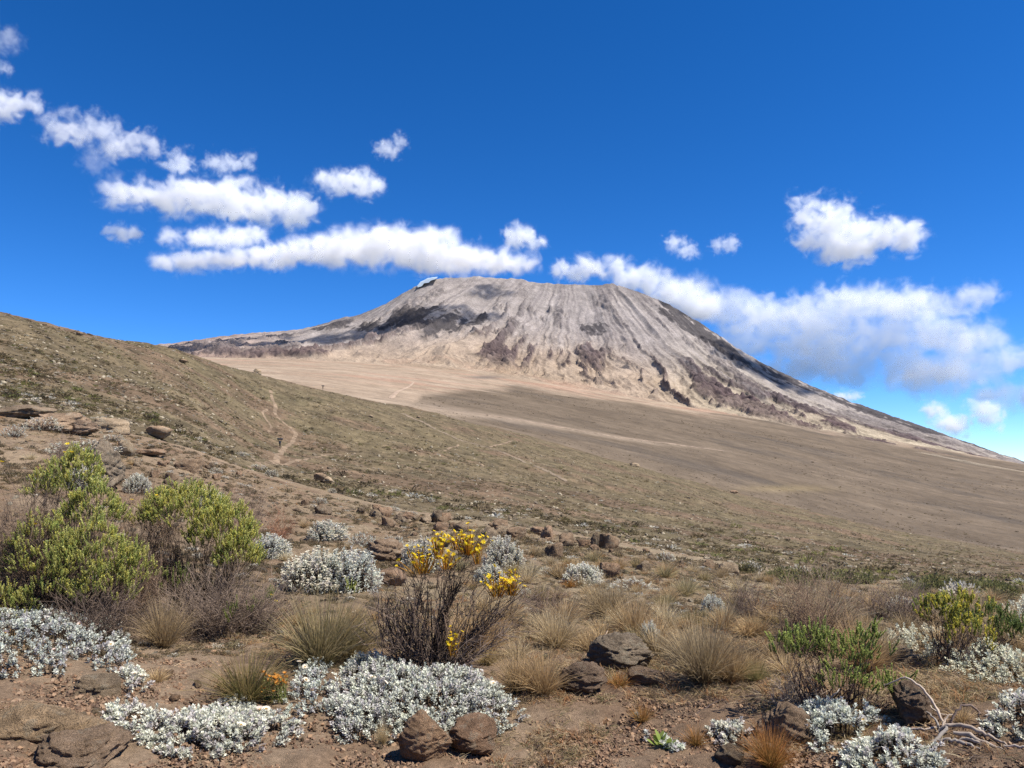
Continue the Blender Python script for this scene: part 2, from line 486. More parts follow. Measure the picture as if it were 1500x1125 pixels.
    # colours: rock on the ribs, pale scree in the gullies, dark young lava and painted cloud shadow in places
    f = lambda a: a.ravel()
    scree = lerp(C(0.30, 0.23, 0.168), C(0.262, 0.230, 0.210), f(smooth(0.25, 0.75, tt)))
    scree = lerp(scree, C(0.35, 0.29, 0.205), 0.9 * f(smooth(930, 1080, PX) * smooth(1.05, 0.3, tt)))
    scree = lerp(scree, C(0.27, 0.19, 0.15), 0.8 * f(smooth(480, 300, PX)))
    rock = lerp(C(0.112, 0.082, 0.073), C(0.120, 0.103, 0.099), f(smooth(0.3, 0.8, tt))) * (1 + 0.5 * f(crag))[:, None]
    c = lerp(scree, rock, f(rocky) * (0.9 - 0.25 * f(smooth(0.5, 0.9, tt))))
    # grey and pink scree runs on the upper face
    c = lerp(c, C(0.160, 0.138, 0.132), 0.6 * f(smooth(0.40, 0.65, tt) * smooth(0.0, 0.35, sk2) * smooth(1050, 900, PX)))
    c = lerp(c, C(0.27, 0.235, 0.215), 0.5 * f(smooth(0.35, 0.6, tt) * smooth(-0.05, -0.35, sk2)))
    # lava; the left flank patches also carry a cloud's shadow in the colour
    lava_shade = np.exp(-((PX - 640) / 75) ** 2 - ((Y - 468) / 20) ** 2) * 1.5 + 0.9 * np.exp(-((PX - 490) / 80) ** 2 - ((Y - 478) / 9) ** 2)
    lava_shade += 1.2 * np.exp(-((PX - 870) / 30) ** 2 - ((Y - 480) / 12) ** 2) + 0.9 * np.exp(-((PX - 930) / 40) ** 2 - ((Y - 540) / 14) ** 2)
    lava_shade += 1.3 * smooth(60, 0, np.abs(Y - S - 12 - 0.0 * PX)) * smooth(940, 1000, PX) * smooth(0.80, 0.93, tt)
    k = smooth(0.45, 0.62, lava_shade * (0.72 + 0.9 * sk1 + 0.8 * isl + 0.45 * crag))
    c = lerp(c, C(0.055, 0.049, 0.050), 0.9 * f(k))
    c = c * (1 + 0.22 * f(r3))[:, None]
    # into the plain
    pc = plain_col(x.ravel(), y.ravel(), z0.ravel())
    c = lerp(pc, c, f(smooth(0.0, 0.30, tt + 0.12 * (hl - 0.5) + 0.12 * smooth(800, 1000, PX))))
    me = mesh_np('mountain', v, grid_faces(*T.shape)[:, ::-1], None, c)
    return me
M_mtn = land_mat('mountain_rock', (0.012, 0.05, 0.15), 9.0, 0.24)
me = mountain(); me.materials.append(M_mtn)
tag(obj('mountain', me), kind='structure')
# ---------------------------------------------------------------- clouds: grids of water mist, denser inside, ragged outside
def cloud_mat(alb, g=0.0):
    m = bpy.data.materials.new('cloud_mist'); m.use_nodes = True
    nt = m.node_tree; nt.nodes.clear()
    out = N(nt, 'ShaderNodeOutputMaterial')
    pv = N(nt, 'ShaderNodeVolumePrincipled')
    pv.inputs['Color'].default_value = (alb, alb, alb, 1)
    pv.inputs['Density Attribute'].default_value = 'density'
    pv.inputs['Density'].default_value = 1.0
    pv.inputs['Anisotropy'].default_value = g
    nt.links.new(pv.outputs[0], out.inputs['Volume'])
    return m
M_cloud = cloud_mat(0.978); M_bank = cloud_mat(0.999, -0.25)

def cloud(name, dist, ells, label, rad=26, dens=0.010, vox=1.1, seed=1, depth=0.9, wisp=1.0, fall=1.0, mat=None):
    """ells: (px, py, rx, ry) lobes in photo pixels; everything is laid out in metres at its distance"""
    rng = np.random.default_rng(seed)
    s = dist / F_PX                                    # metres in a pixel there
    pts = []
    for cx, cy, rx, ry in ells:
        n = max(10, int(rx * ry / (rad * rad) * 22))
        u = rng.normal(size=(n, 3)); u /= np.linalg.norm(u, axis=1)[:, None]
        u *= rng.random((n, 1)) ** 0.45
        ex, ey = max(rx - rad * 0.75, rx * 0.15), max(ry - rad * 0.75, ry * 0.15)
        for a, b, c_ in u:
            p = at_dist(cx + a * ex, cy + c_ * ey, dist)
            dirh = Vector((p.x, p.y, 0)).normalized()
            pts.append(p + dirh * (b * max(ry, rx * 0.35) * depth * s))
    pts = np.array([list(p) for p in pts])
    cen = pts.mean(0)
    loc = pts - cen
    rr = rad * s
    lo = loc.min(0) - rr * 1.7; hi = loc.max(0) + rr * 1.7
    vs = vox * s * 1.465
    res = [int(max(12, min(300, (hi[k] - lo[k]) / vs))) for k in range(3)]
    # puff centres travel with the cloud as a bare point mesh in the node tree's own points
    pm = bpy.data.meshes.new(name + '_core'); pm.from_pydata([tuple(p) for p in loc], [], [])
    g = bpy.data.node_groups.new(name + '_mist', 'GeometryNodeTree')
    g.interface.new_socket('Geometry', in_out='INPUT', socket_type='NodeSocketGeometry')
    g.interface.new_socket('Geometry', in_out='OUTPUT', socket_type='NodeSocketGeometry')
    gi = g.nodes.new('NodeGroupInput'); go = g.nodes.new('NodeGroupOutput')
    L = g.links.new
    def M(op, a, b=None, c=None, clamp=False):
        m = g.nodes.new('ShaderNodeMath'); m.operation = op; m.use_clamp = clamp
        for i, v in enumerate((a, b, c)):
            if v is None: continue
            if isinstance(v, (int, float)): m.inputs[i].default_value = v
            else: L(v, m.inputs[i])
        return m.outputs[0]
    pos = g.nodes.new('GeometryNodeInputPosition')
    off = g.nodes.new('ShaderNodeVectorMath'); off.operation = 'ADD'; off.inputs[1].default_value = (seed * 91.7, seed * 37.1, 0)
    L(pos.outputs[0], off.inputs[0])
    def NZ(scale, detail, rough, warp=0.0):
        n = g.nodes.new('ShaderNodeTexNoise'); n.inputs['Scale'].default_value = scale
        n.inputs['Detail'].default_value = detail; n.inputs['Roughness'].default_value = rough
        n.inputs['Distortion'].default_value = warp
        L(off.outputs[0], n.inputs['Vector'])
        return n.outputs[0]
    pr = g.nodes.new('GeometryNodeProximity'); pr.target_element = 'POINTS'
    core = bpy.data.objects.new('mist_core', pm)
    oi = g.nodes.new('GeometryNodeObjectInfo'); oi.inputs['Object'].default_value = core
    L(oi.outputs['Geometry'], pr.inputs[0])
    n1 = NZ(0.75 / rr, 7, 0.62, 0.6)
    n2 = NZ(0.25 / rr, 2, 0.5)
    k = M('MULTIPLY', M('SUBTRACT', n1, 0.5), 4.2 * wisp * rr)
    k2 = M('MULTIPLY', M('SUBTRACT', n2, 0.5), 1.2 * wisp * rr)
    sd = M('SUBTRACT', M('ADD', M('ADD', k, k2), rr * 1.15), pr.outputs['Distance'])      # metres inside
    den = M('DIVIDE', sd, rr * fall, clamp=True)
    den = M('MULTIPLY', M('POWER', den, 2.3), dens)
    vc = g.nodes.new('GeometryNodeVolumeCube')
    L(den, vc.inputs['Density'])
    vc.inputs['Min'].default_value = tuple(lo); vc.inputs['Max'].default_value = tuple(hi)
    for i, ax in enumerate('XYZ'): vc.inputs['Resolution ' + ax].default_value = res[i]
    sm = g.nodes.new('GeometryNodeSetMaterial'); sm.inputs['Material'].default_value = mat or M_cloud
    L(vc.outputs[0], sm.inputs[0]); L(sm.outputs[0], go.inputs[0])
    vd = bpy.data.volumes.new('cloud'); vd.materials.append(mat or M_cloud)
    o = obj('cloud', vd, loc=tuple(cen))
    md = o.modifiers.new('mist', 'NODES'); md.node_group = g
    tag(o, label, 'cloud', 'white clouds in the sky')
    return o


CL = 'white clouds in the sky'
cloud('long', 7750, [(560, 360, 130, 30), (470, 368, 70, 22), (660, 380, 100, 24), (735, 388, 55, 14), (620, 366, 60, 30)],
      'long white cloud bank just left of and touching the mountain summit', rad=17, seed=3, wisp=0.95)
cloud('long_b', 7800, [(330, 348, 70, 17), (350, 380, 100, 9), (280, 383, 60, 7), (400, 372, 60, 16), (250, 347, 25, 8)],
      'streaky white cloud joined to the left end of the long cloud bank', rad=12, seed=4, wisp=1.0)
cloud('mid', 8200, [(300, 290, 90, 24), (370, 300, 75, 26), (205, 284, 60, 13), (435, 308, 32, 26)],
      'flat grey white cloud above the streaky cloud left of the summit', rad=15, seed=5, wisp=1.25)
cloud('mid_top', 8200, [(262, 240, 24, 15), (330, 240, 38, 10), (362, 236, 12, 6)], 'two thin torn tufts just above the flat grey white cloud', rad=10, seed=6, wisp=1.7, dens=0.006)
cloud('high_left', 7300, [(125, 192, 55, 20), (185, 212, 45, 17), (215, 212, 25, 8), (95, 190, 30, 14)], 'ragged white cloud high on the left with frayed right end', rad=12, seed=7, wisp=1.7, dens=0.006)
cloud('high_left_tail', 7300, [(140, 240, 22, 16), (165, 262, 14, 8)], 'faint blue grey veil hanging under the ragged cloud on the left', rad=9, seed=17, wisp=2.0, dens=0.0012)
cloud('edge', 7000, [(8, 155, 40, 18), (45, 152, 20, 7)], 'torn white cloud cut by the left edge of the picture', rad=11, seed=8, wisp=1.5, dens=0.010)
cloud('corner', 7000, [(12, 55, 20, 18)], 'faint cloud wisp highest up at the left edge', rad=9, seed=9, wisp=1.8, dens=0.002)
cloud('corner_b', 7000, [(6, 100, 12, 6)], 'tiny faint cloud scrap at the left edge between two larger wisps', rad=6, seed=19, wisp=1.8, dens=0.006)
cloud('puff_a', 8400, [(183, 342, 30, 11)], 'small flat white puff left of the streaky cloud', rad=9, seed=10, wisp=1.2)
cloud('puff_b', 8000, [(515, 268, 40, 20), (545, 270, 20, 16), (480, 264, 30, 10)], 'round soft cloud above the long cloud bank, left of the small high scrap', rad=12, seed=11, wisp=1.3, dens=0.010)
cloud('puff_c', 7600, [(566, 218, 20, 11), (582, 205, 12, 9)], 'small high wispy scrap of cloud above the round soft cloud', rad=8, seed=12, wisp=1.7, dens=0.007)
cloud('puff_d', 8300, [(762, 345, 28, 18), (785, 355, 20, 7)], 'small round white cloud alone above the summit', rad=11, seed=13, wisp=1.2)
cloud('puff_e', 8800, [(990, 355, 19, 12), (1008, 367, 20, 6)], 'left one of two small cloud scraps right of the summit', rad=8, seed=14, wisp=1.7, dens=0.006)
cloud('puff_f', 8800, [(1058, 361, 22, 9), (1072, 355, 8, 7)], 'right one of two small cloud scraps right of the summit', rad=7, seed=15, wisp=1.7, dens=0.006)
cloud('heart', 8300, [(1205, 325, 50, 32), (1240, 355, 70, 28), (1310, 345, 45, 22), (1185, 298, 20, 10), (1270, 335, 50, 20)],
      'ragged triangular white cloud alone high on the right', rad=14, seed=16, wisp=1.6, dens=0.009)
cloud('summit_small', 8900, [(822, 398, 14, 14), (845, 402, 20, 12)], 'thin bit of cloud rising behind the summit rim', rad=9, seed=20, wisp=1.5, dens=0.008)
cloud('summit', 8850, [(885, 392, 48, 18), (940, 408, 50, 22), (985, 432, 50, 28), (1020, 450, 40, 26)],
      'white cloud rolling down the right shoulder of the summit', rad=15, mat=M_bank, seed=21, wisp=1.0)
cloud('bank_top', 10900, [(1180, 448, 40, 16), (1120, 452, 40, 18), (1250, 435, 60, 18), (1330, 440, 50, 20)],
      'thin upper fringe of the great white cloud bank on the right', rad=15, mat=M_bank, seed=29, wisp=1.5, dens=0.004)
cloud('bank_a', 10800, [(1010, 425, 50, 28), (1060, 450, 60, 32), (1110, 478, 70, 34), (1090, 505, 60, 26), (1170, 500, 70, 42), (1150, 540, 60, 30)],
      'left part of the great white cloud bank behind the right ridge', rad=20, dens=0.0036, depth=0.40, mat=M_bank, seed=22, wisp=0.85)
cloud('bank_b', 10600, [(1220, 465, 80, 36), (1290, 455, 75, 34), (1270, 500, 110, 44), (1230, 540, 80, 34), (1330, 540, 100, 34), (1370, 490, 70, 36)],
      'broad middle of the great white cloud bank behind the right ridge', rad=20, dens=0.0036, depth=0.40, mat=M_bank, seed=23, wisp=0.9)
cloud('bank_c', 10200, [(1415, 500, 70, 34), (1470, 525, 70, 24), (1540, 520, 70, 30), (1400, 545, 80, 28), (1360, 565, 60, 18), (1480, 580, 60, 12)],
      'right end of the great white cloud bank at the picture edge', rad=18, dens=0.0036, depth=0.40, mat=M_bank, seed=24, wisp=0.95)
cloud('horn', 10400, [(1425, 434, 32, 18), (1390, 446, 30, 16), (1445, 428, 15, 12)], 'horn of cloud standing up from the right end of the great bank', rad=14, mat=M_bank, seed=25, wisp=1.2, dens=0.004)
cloud('low_a', 8900, [(1375, 608, 18, 14), (1395, 622, 26, 16), (1360, 600, 12, 8)], 'small white cloud peeping over the right ridge', rad=10, seed=26, wisp=1.3)
cloud('low_b', 8900, [(1440, 600, 26, 16), (1450, 614, 18, 8)], 'small soft cloud low over the right ridge near the picture edge', rad=10, seed=27, wisp=1.4, dens=0.008)
cloud('low_c', 8900, [(1240, 580, 22, 9)], 'cloud scrap touching the right ridge under the great bank', rad=8, seed=28, wisp=1.4)
# ================================================================= plants, stones: generators (all meshes are quads)
RNG = np.random.default_rng(7)
class Acc:
    def __init__(s): s.v, s.f, s.c, s.n = [], [], [], 0
    def add(s, v, f, c):
        s.v.append(v); s.f.append(f + s.n); s.c.append(c); s.n += len(v)
    def mesh(s, name, mat, smooth_=True):
        return mesh_np(name, np.concatenate(s.v), np.concatenate(s.f), mat, np.concatenate(s.c), smooth_)

def unit(v): return v / np.maximum(np.linalg.norm(v, axis=-1, keepdims=True), 1e-9)
def rdirs(rng, n, tilt, tmin=0.0):
    """unit vectors leaning up to tilt (radians) from the vertical"""
    a = rng.random(n) * 2 * math.pi; t = tmin + (tilt - tmin) * np.sqrt(rng.random(n))
    return np.stack([np.sin(t) * np.cos(a), np.sin(t) * np.sin(a), np.cos(t)], 1)
def strips(acc, P, D, L, W, droop, c0, c1, segs=3, prof=None, rng=RNG, side=None):
    """n ribbons: grass blades, straps, petals"""
    n = len(P)
    L = np.broadcast_to(L, n)[:, None]; W = np.broadcast_to(W, n)[:, None]; droop = np.broadcast_to(droop, n)[:, None]
    if side is None:
        side = unit(np.cross(D, unit(rng.normal(size=(n, 3)))))
    hz = D * C(1, 1, 0); hz = hz / np.maximum(np.linalg.norm(hz, axis=1, keepdims=True), 0.05)
    prof = prof or [1.0] + [1 - 0.8 * (k / segs) ** 2 for k in range(1, segs + 1)]
    V, CC = [], []
    for k in range(segs + 1):
        t = k / segs
        p = P + D * L * t + (hz * 0.5 - C(0, 0, 1)) * droop * L * t * t
        w = side * W * 0.5 * prof[k]
        V += [p - w, p + w]
        cc = c0 + (c1 - c0) * t if c0.ndim == 1 else c0 * (1 - t) + c1 * t
        cc = np.broadcast_to(cc, (n, 3))
        CC += [cc, cc]
    V = np.stack(V, 1); CC = np.stack(CC, 1)
    m = 2 * (segs + 1)
    b = (np.arange(n) * m)[:, None, None]
    q = np.array([[2 * k, 2 * k + 1, 2 * k + 3, 2 * k + 2] for k in range(segs)])[None]
    acc.add(V.reshape(-1, 3), (b + q).reshape(-1, 4), CC.reshape(-1, 3))
def leaves(acc, P, D, L, W, c, rng=RNG, fold=0.0):
    """n pointed leaves, one folded quad each"""
    n = len(P)
    L = np.broadcast_to(L, n)[:, None]; W = np.broadcast_to(W, n)[:, None]
    side = unit(np.cross(D, C(0, 0, 1) + rng.normal(size=(n, 3)) * 0.35))
    nr = np.cross(side, D)
    m = P + D * L * 0.5
    V = np.stack([P, m + side * W / 2 + nr * L * 0.08, P + D * L, m - side * W / 2 + nr * L * 0.08], 1)
    c = np.broadcast_to(c, (n, 3)); CC = np.repeat(c[:, None], 4, 1)
    acc.add(V.reshape(-1, 3), np.arange(n * 4).reshape(n, 4), CC.reshape(-1, 3))
def tubes(acc, A, B, ra, rb, c, k=3):
    """n tapering straight twigs from A to B"""
    A = np.asarray(A, float); B = np.asarray(B, float); n = len(A)
    ra = np.broadcast_to(ra, n)[:, None]; rb = np.broadcast_to(rb, n)[:, None]
    d = unit(B - A); s = unit(np.cross(d, np.where(np.abs(d[:, 2:]) > 0.9, C(1, 0, 0), C(0, 0, 1)))); t = np.cross(d, s)
    V = []
    for base, r in ((A, ra), (B, rb)):
        for j in range(k):
            a = 2 * math.pi * j / k
            V.append(base + (s * math.cos(a) + t * math.sin(a)) * r)
    V = np.stack(V, 1)
    q = np.array([[j, (j + 1) % k, k + (j + 1) % k, k + j] for j in range(k)])[None]
    f = (np.arange(n) * 2 * k)[:, None, None] + q
    c = np.broadcast_to(c, (n, 3)); CC = np.repeat(c[:, None], 2 * k, 1)
    acc.add(V.reshape(-1, 3), f.reshape(-1, 4), CC.reshape(-1, 3))
def polytube(acc, pts, radii, c, k=5):
    pts = np.asarray(pts, float); n = len(pts)
    d = np.gradient(pts, axis=0); d = unit(d)
    up = C(0.13, 0.31, 0.94)
    s = unit(np.cross(d, up)); t = np.cross(d, s)
    V = []
    for j in range(k):
        a = 2 * math.pi * j / k
        V.append(pts + (s * math.cos(a) + t * math.sin(a)) * np.asarray(radii)[:, None])
    V = np.stack(V, 1).reshape(-1, 3)
    f = []
    for i in range(n - 1):
        for j in range(k):
            f.append([i * k + j, i * k + (j + 1) % k, (i + 1) * k + (j + 1) % k, (i + 1) * k + j])
    CC = np.broadcast_to(c, (len(V), 3)) if np.ndim(c) == 1 else np.repeat(c, k, 0)
    acc.add(V, np.array(f), CC)

def plant_mat(name, rough=0.8, trans=0.25, rand=0.18, spec=0.15):
    m, nt, b = new_mat(name, rough, spec)
    at = N(nt, 'ShaderNodeVertexColor', layer_name='Col')
    oi = N(nt, 'ShaderNodeObjectInfo')
    g = ramp(nt, oi.outputs['Random'], [(0, (1 - rand, 1 - rand, 1 - rand)), (0.5, (1.0 + rand, 1.0, 1 - rand)), (1, (1 + rand, 1 + rand, 1 + rand))])
    c = mixc(nt, at.outputs[0], g, 1.0, 'MULTIPLY')
    nt.links.new(c, b.inputs['Base Color'])
    if trans:
        tr = N(nt, 'ShaderNodeBsdfTranslucent'); nt.links.new(c, tr.inputs[0])
        mx = N(nt, 'ShaderNodeMixShader'); mx.inputs[0].default_value = trans
        out = nt.nodes['Material Output']
        nt.links.new(b.outputs[0], mx.inputs[1]); nt.links.new(tr.outputs[0], mx.inputs[2]); nt.links.new(mx.outputs[0], out.inputs[0])
    return m
M_grass = plant_mat('dry_grass', 0.7, 0.38)
M_silver = plant_mat('silver_leaf', 0.95, 0.32, 0.06)
M_green = plant_mat('heath_leaf', 0.7, 0.5, 0.08)
M_wood = plant_mat('dry_twig', 0.95, 0.0, 0.12)
M_petal = plant_mat('petal', 0.6, 0.3, 0.05)

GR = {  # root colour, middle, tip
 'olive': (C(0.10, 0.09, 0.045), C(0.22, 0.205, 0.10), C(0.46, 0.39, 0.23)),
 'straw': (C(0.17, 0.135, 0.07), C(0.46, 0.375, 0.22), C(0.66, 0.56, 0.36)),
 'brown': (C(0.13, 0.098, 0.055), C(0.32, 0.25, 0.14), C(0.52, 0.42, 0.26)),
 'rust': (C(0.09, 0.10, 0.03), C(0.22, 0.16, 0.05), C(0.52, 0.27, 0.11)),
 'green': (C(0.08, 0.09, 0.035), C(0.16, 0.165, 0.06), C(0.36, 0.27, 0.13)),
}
def tussock_mesh(kind, h, n=420, spread=0.95, w=0.0032, seed=0, r0=0.16):
    rng = np.random.default_rng(seed); a = Acc()
    c0, c1, c2 = GR[kind]
    ang = rng.random(n) * 2 * math.pi; rr = h * r0 * np.sqrt(rng.random(n))
    P = np.stack([rr * np.cos(ang), rr * np.sin(ang), np.full(n, -0.01)], 1)
    t = spread * rng.random(n) ** 0.8
    an2 = ang + rng.normal(size=n) * 0.7
    D = np.stack([np.sin(t) * np.cos(an2), np.sin(t) * np.sin(an2), np.cos(t)], 1)
    L = h * (0.55 + 0.55 * rng.random(n)) * (1 + 0.15 * t)
    mix = rng.random((n, 1))
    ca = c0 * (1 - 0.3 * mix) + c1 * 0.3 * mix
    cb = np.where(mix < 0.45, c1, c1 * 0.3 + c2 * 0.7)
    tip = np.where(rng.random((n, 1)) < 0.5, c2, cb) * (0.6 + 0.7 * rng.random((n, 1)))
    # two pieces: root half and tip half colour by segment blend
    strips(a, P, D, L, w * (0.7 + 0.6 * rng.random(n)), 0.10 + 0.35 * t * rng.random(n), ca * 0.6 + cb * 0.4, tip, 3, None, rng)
    k = n // 7                                              # dead straw lying round the foot
    D2 = rdirs(rng, k, 1.5, 1.0)
    strips(a, P[:k], D2, h * (0.4 + 0.5 * rng.random(k)), w, 0.25, c2 * 0.7, c2 * 0.9, 2, None, rng)
    m = max(4, n // 25)                                     # flowering stalks above the blades
    D3 = rdirs(rng, m, 0.5)
    strips(a, P[:m], D3, h * (1.1 + 0.35 * rng.random(m)), w * 0.7, 0.08, c1, c2 * 1.1, 3, None, rng)
    return a.mesh('tussock_blades', M_grass)
TUSS = {}
def tussock(kind, h, seed, **kw):
    key = (kind, seed % 4, kw.get('big'))
    if key not in TUSS:
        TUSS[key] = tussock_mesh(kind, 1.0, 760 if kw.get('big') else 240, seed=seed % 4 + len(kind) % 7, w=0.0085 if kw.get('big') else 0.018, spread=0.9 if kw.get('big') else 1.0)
    return TUSS[key]

SILV = [C(0.72, 0.76, 0.64), C(0.60, 0.63, 0.55), C(0.82, 0.84, 0.72), C(0.60, 0.58, 0.56)]
def sprigs(acc, P, D, H, rng, leafL=0.026, leafW=0.0135, nl=13, pal=SILV, stemc=C(0.045, 0.036, 0.03)):
    """upright woolly sprigs: a dark stem clothed in pointed leaves, opening to a rosette"""
    n = len(P)
    tubes(acc, P, P + D * H[:, None], 0.0022, 0.0016, stemc, 3)
    ex = unit(np.cross(D, C(0.3, 0.5, 0.8))); ey = np.cross(D, ex)
    base = np.array(pal)[rng.integers(0, len(pal), n)] * (0.85 + 0.3 * rng.random((n, 1)))
    for j in range(nl):
        u = (j + 0.5) / nl
        a = j * 2.4 + rng.random(n) * 0.5
        open_ = (1.30 - 0.75 * u)
        rad = ex * np.cos(a)[:, None] + ey * np.sin(a)[:, None]
        d = unit(rad * np.sin(open_) + D * np.cos(open_))
        p = P + D * (H * (0.02 + 0.98 * u ** 0.8))[:, None]
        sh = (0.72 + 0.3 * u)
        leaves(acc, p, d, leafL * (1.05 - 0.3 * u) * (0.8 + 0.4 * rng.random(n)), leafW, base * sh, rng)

def flower_mesh(name, r=0.016, petals=18, pc=C(0.78, 0.74, 0.66), cc=C(0.55, 0.36, 0.08), cup=0.45, tipc=None):
    a = Acc(); rng = np.random.default_rng(5)
    for ring, (k, rr, up) in enumerate(((petals, r, cup), (petals // 2, r * 0.75, cup + 0.4))):
        an = np.arange(k) * 2 * math.pi / k + ring * 0.2
        D = unit(np.stack([np.cos(an), np.sin(an), np.full(k, up)], 1))
        strips(a, D * r * 0.2, D, rr, rr * 0.38, 0.0, pc * 0.95, (tipc if tipc is not None else pc), 2, [0.5, 1.0, 0.3], rng, side=unit(np.cross(D, C(0, 0, 1))))
    # the yellow disc
    k = 8; an = np.arange(k) * 2 * math.pi / k
    V = [(0, 0, r * 0.42)] + [(r * 0.30 * math.cos(t), r * 0.30 * math.sin(t), r * 0.32) for t in an] + [(r * 0.34 * math.cos(t), r * 0.34 * math.sin(t), r * 0.05) for t in an]
    f = [[0, 1 + i, 1 + (i + 1) % k, 1 + (i + 1) % k] for i in range(0)]
    f = [[0, 1 + (2 * i) % k, 1 + (2 * i + 1) % k, 1 + (2 * i + 2) % k] for i in range(k // 2)] + [[1 + i, 1 + (i + 1) % k, 1 + k + (i + 1) % k, 1 + k + i] for i in range(k)]
    a.add(np.array(V), np.array(f), np.broadcast_to(cc, (len(V), 3)))
    return a.mesh(name, M_petal)
ME_flower = flower_mesh('flower_everlasting', pc=C(0.88, 0.82, 0.70), cup=0.35)
ME_flower_pink = flower_mesh('flower_everlasting_pink', pc=C(0.74, 0.60, 0.52), cup=0.8)
ME_bud = flower_mesh('bud', r=0.010, petals=10, pc=C(0.70, 0.66, 0.52), cup=1.4)

def in_poly(x, y, poly):
    r = np.zeros(len(x), bool); j = len(poly) - 1
    for i in range(len(poly)):
        xi, yi = poly[i]; xj, yj = poly[j]
        c = ((yi > y) != (yj > y)) & (x < (xj - xi) * (y - yi) / (yj - yi + 1e-12) + xi)
        r ^= c; j = i
    return r

def silver_mat_plant(poly_px, n, label, h=0.10, dome=0.05, flowers=0, seed=0, pal=SILV, buds=0, gap=0.35, tuft=1.0, group='silver everlasting cushions', pink=0.25):
    """a low cushion of woolly everlasting over the patch of ground that the outline encloses"""
    rng = np.random.default_rng(seed)
    W = np.array([ray_land(px, py)[:2] for px, py in poly_px])
    cen = W.mean(0); z0 = float(land_z(cen[:1], cen[1:])[0])
    lo, hi = W.min(0), W.max(0)
    pts = np.zeros((0, 2)); k = 0
    while len(pts) < n and k < 40:
        q = lo + (hi - lo) * rng.random((n * 3, 2)); k += 1
        q = q[in_poly(q[:, 0], q[:, 1], W)]
        g = fbm(q[:, 0] / 0.11, q[:, 1] / 0.11, seed + 5, 3)
        g = g + 0.5 * fbm(q[:, 0] / 0.045, q[:, 1] / 0.045, seed + 6, 2); q = q[g > -0.42 + gap]
        pts = np.concatenate([pts, q])
    pts = pts[:n]; n = len(pts)
    # distance to the outline makes the dome
    seg = []
    for i in range(len(W)):
        a, b = W[i], W[(i + 1) % len(W)]
        t = np.clip(((pts - a) @ (b - a)) / max((b - a) @ (b - a), 1e-9), 0, 1)[:, None]
        seg.append(np.linalg.norm(pts - (a + (b - a) * t), axis=1))
    e = np.min(seg, 0); em = max(e.max(), 1e-3)
    up = dome * np.sqrt(np.clip(e / em, 0, 1)) + 0.35 * dome * fbm(pts[:, 0] / 0.16, pts[:, 1] / 0.16, seed + 9, 3)
    P = np.stack([pts[:, 0] - cen[0], pts[:, 1] - cen[1], land_z(pts[:, 0], pts[:, 1]) - z0 + np.maximum(up, 0)], 1)
    up = np.maximum(up, 0)
    lean = unit(np.concatenate([P[:, :2], np.zeros((n, 1))], 1))
    D = unit(rdirs(rng, n, 0.6) + lean * (0.5 * (1 - e / em))[:, None])
    side = (rng.random(n) < 0.6) & (e < 0.7 * em)          # foliage down the flanks as well
    P[side, 2] -= (up * rng.random(n))[side]; up = np.where(side, 0.0, up)
    D[side] = unit(D[side] + lean[side] * 0.9)
    H = h * 0.62 * (0.5 + 0.7 * rng.random(n))
    t = obj('silver_everlasting_plant', None, loc=(cen[0], cen[1], z0))
    tag(t, label, 'plant', group)
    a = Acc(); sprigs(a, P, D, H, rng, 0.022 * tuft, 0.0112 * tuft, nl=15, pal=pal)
    obj('foliage', a.mesh('silver_foliage', M_silver), t)
    # dead grey leaves and stems under the living tips
    b = Acc(); m = n
    Q = P[rng.integers(0, n, m)] + rng.normal(size=(m, 3)) * C(0.02, 0.02, 0.004)
    Q[:, 2] -= 0.0
    leaves(b, Q, rdirs(rng, m, 1.4), 0.03, 0.008, C(0.085, 0.072, 0.062), rng)
    tubes(b, P - C(0, 0, 1) * np.maximum(up, 0)[:, None] - C(0, 0, 0.01), P, 0.003, 0.002, C(0.05, 0.04, 0.033), 3)
    obj('dead_leaves', b.mesh('dead_leaves', M_wood), t)
    top = P + D * (H + 0.002)[:, None]
    for i in rng.permutation(n)[:flowers]:
        s = rng.uniform(0.85, 1.35)
        lp = top[i] + np.array([0, 0, 0.012])
        o = obj('flower', ME_flower_pink if rng.random() < pink else ME_flower, t, loc=tuple(lp), scale=s)
        o.rotation_euler = (rng.uniform(-0.1, 0.9), rng.uniform(-0.4, 0.4), rng.uniform(0, 6))
    for i in rng.permutation(n)[:buds]:
        o = obj('bud', ME_bud, t, loc=tuple(top[i]), scale=rng.uniform(0.8, 1.4)); o.rotation_euler = (rng.uniform(-0.3, 0.5), rng.uniform(-0.3, 0.3), 0)
    return t

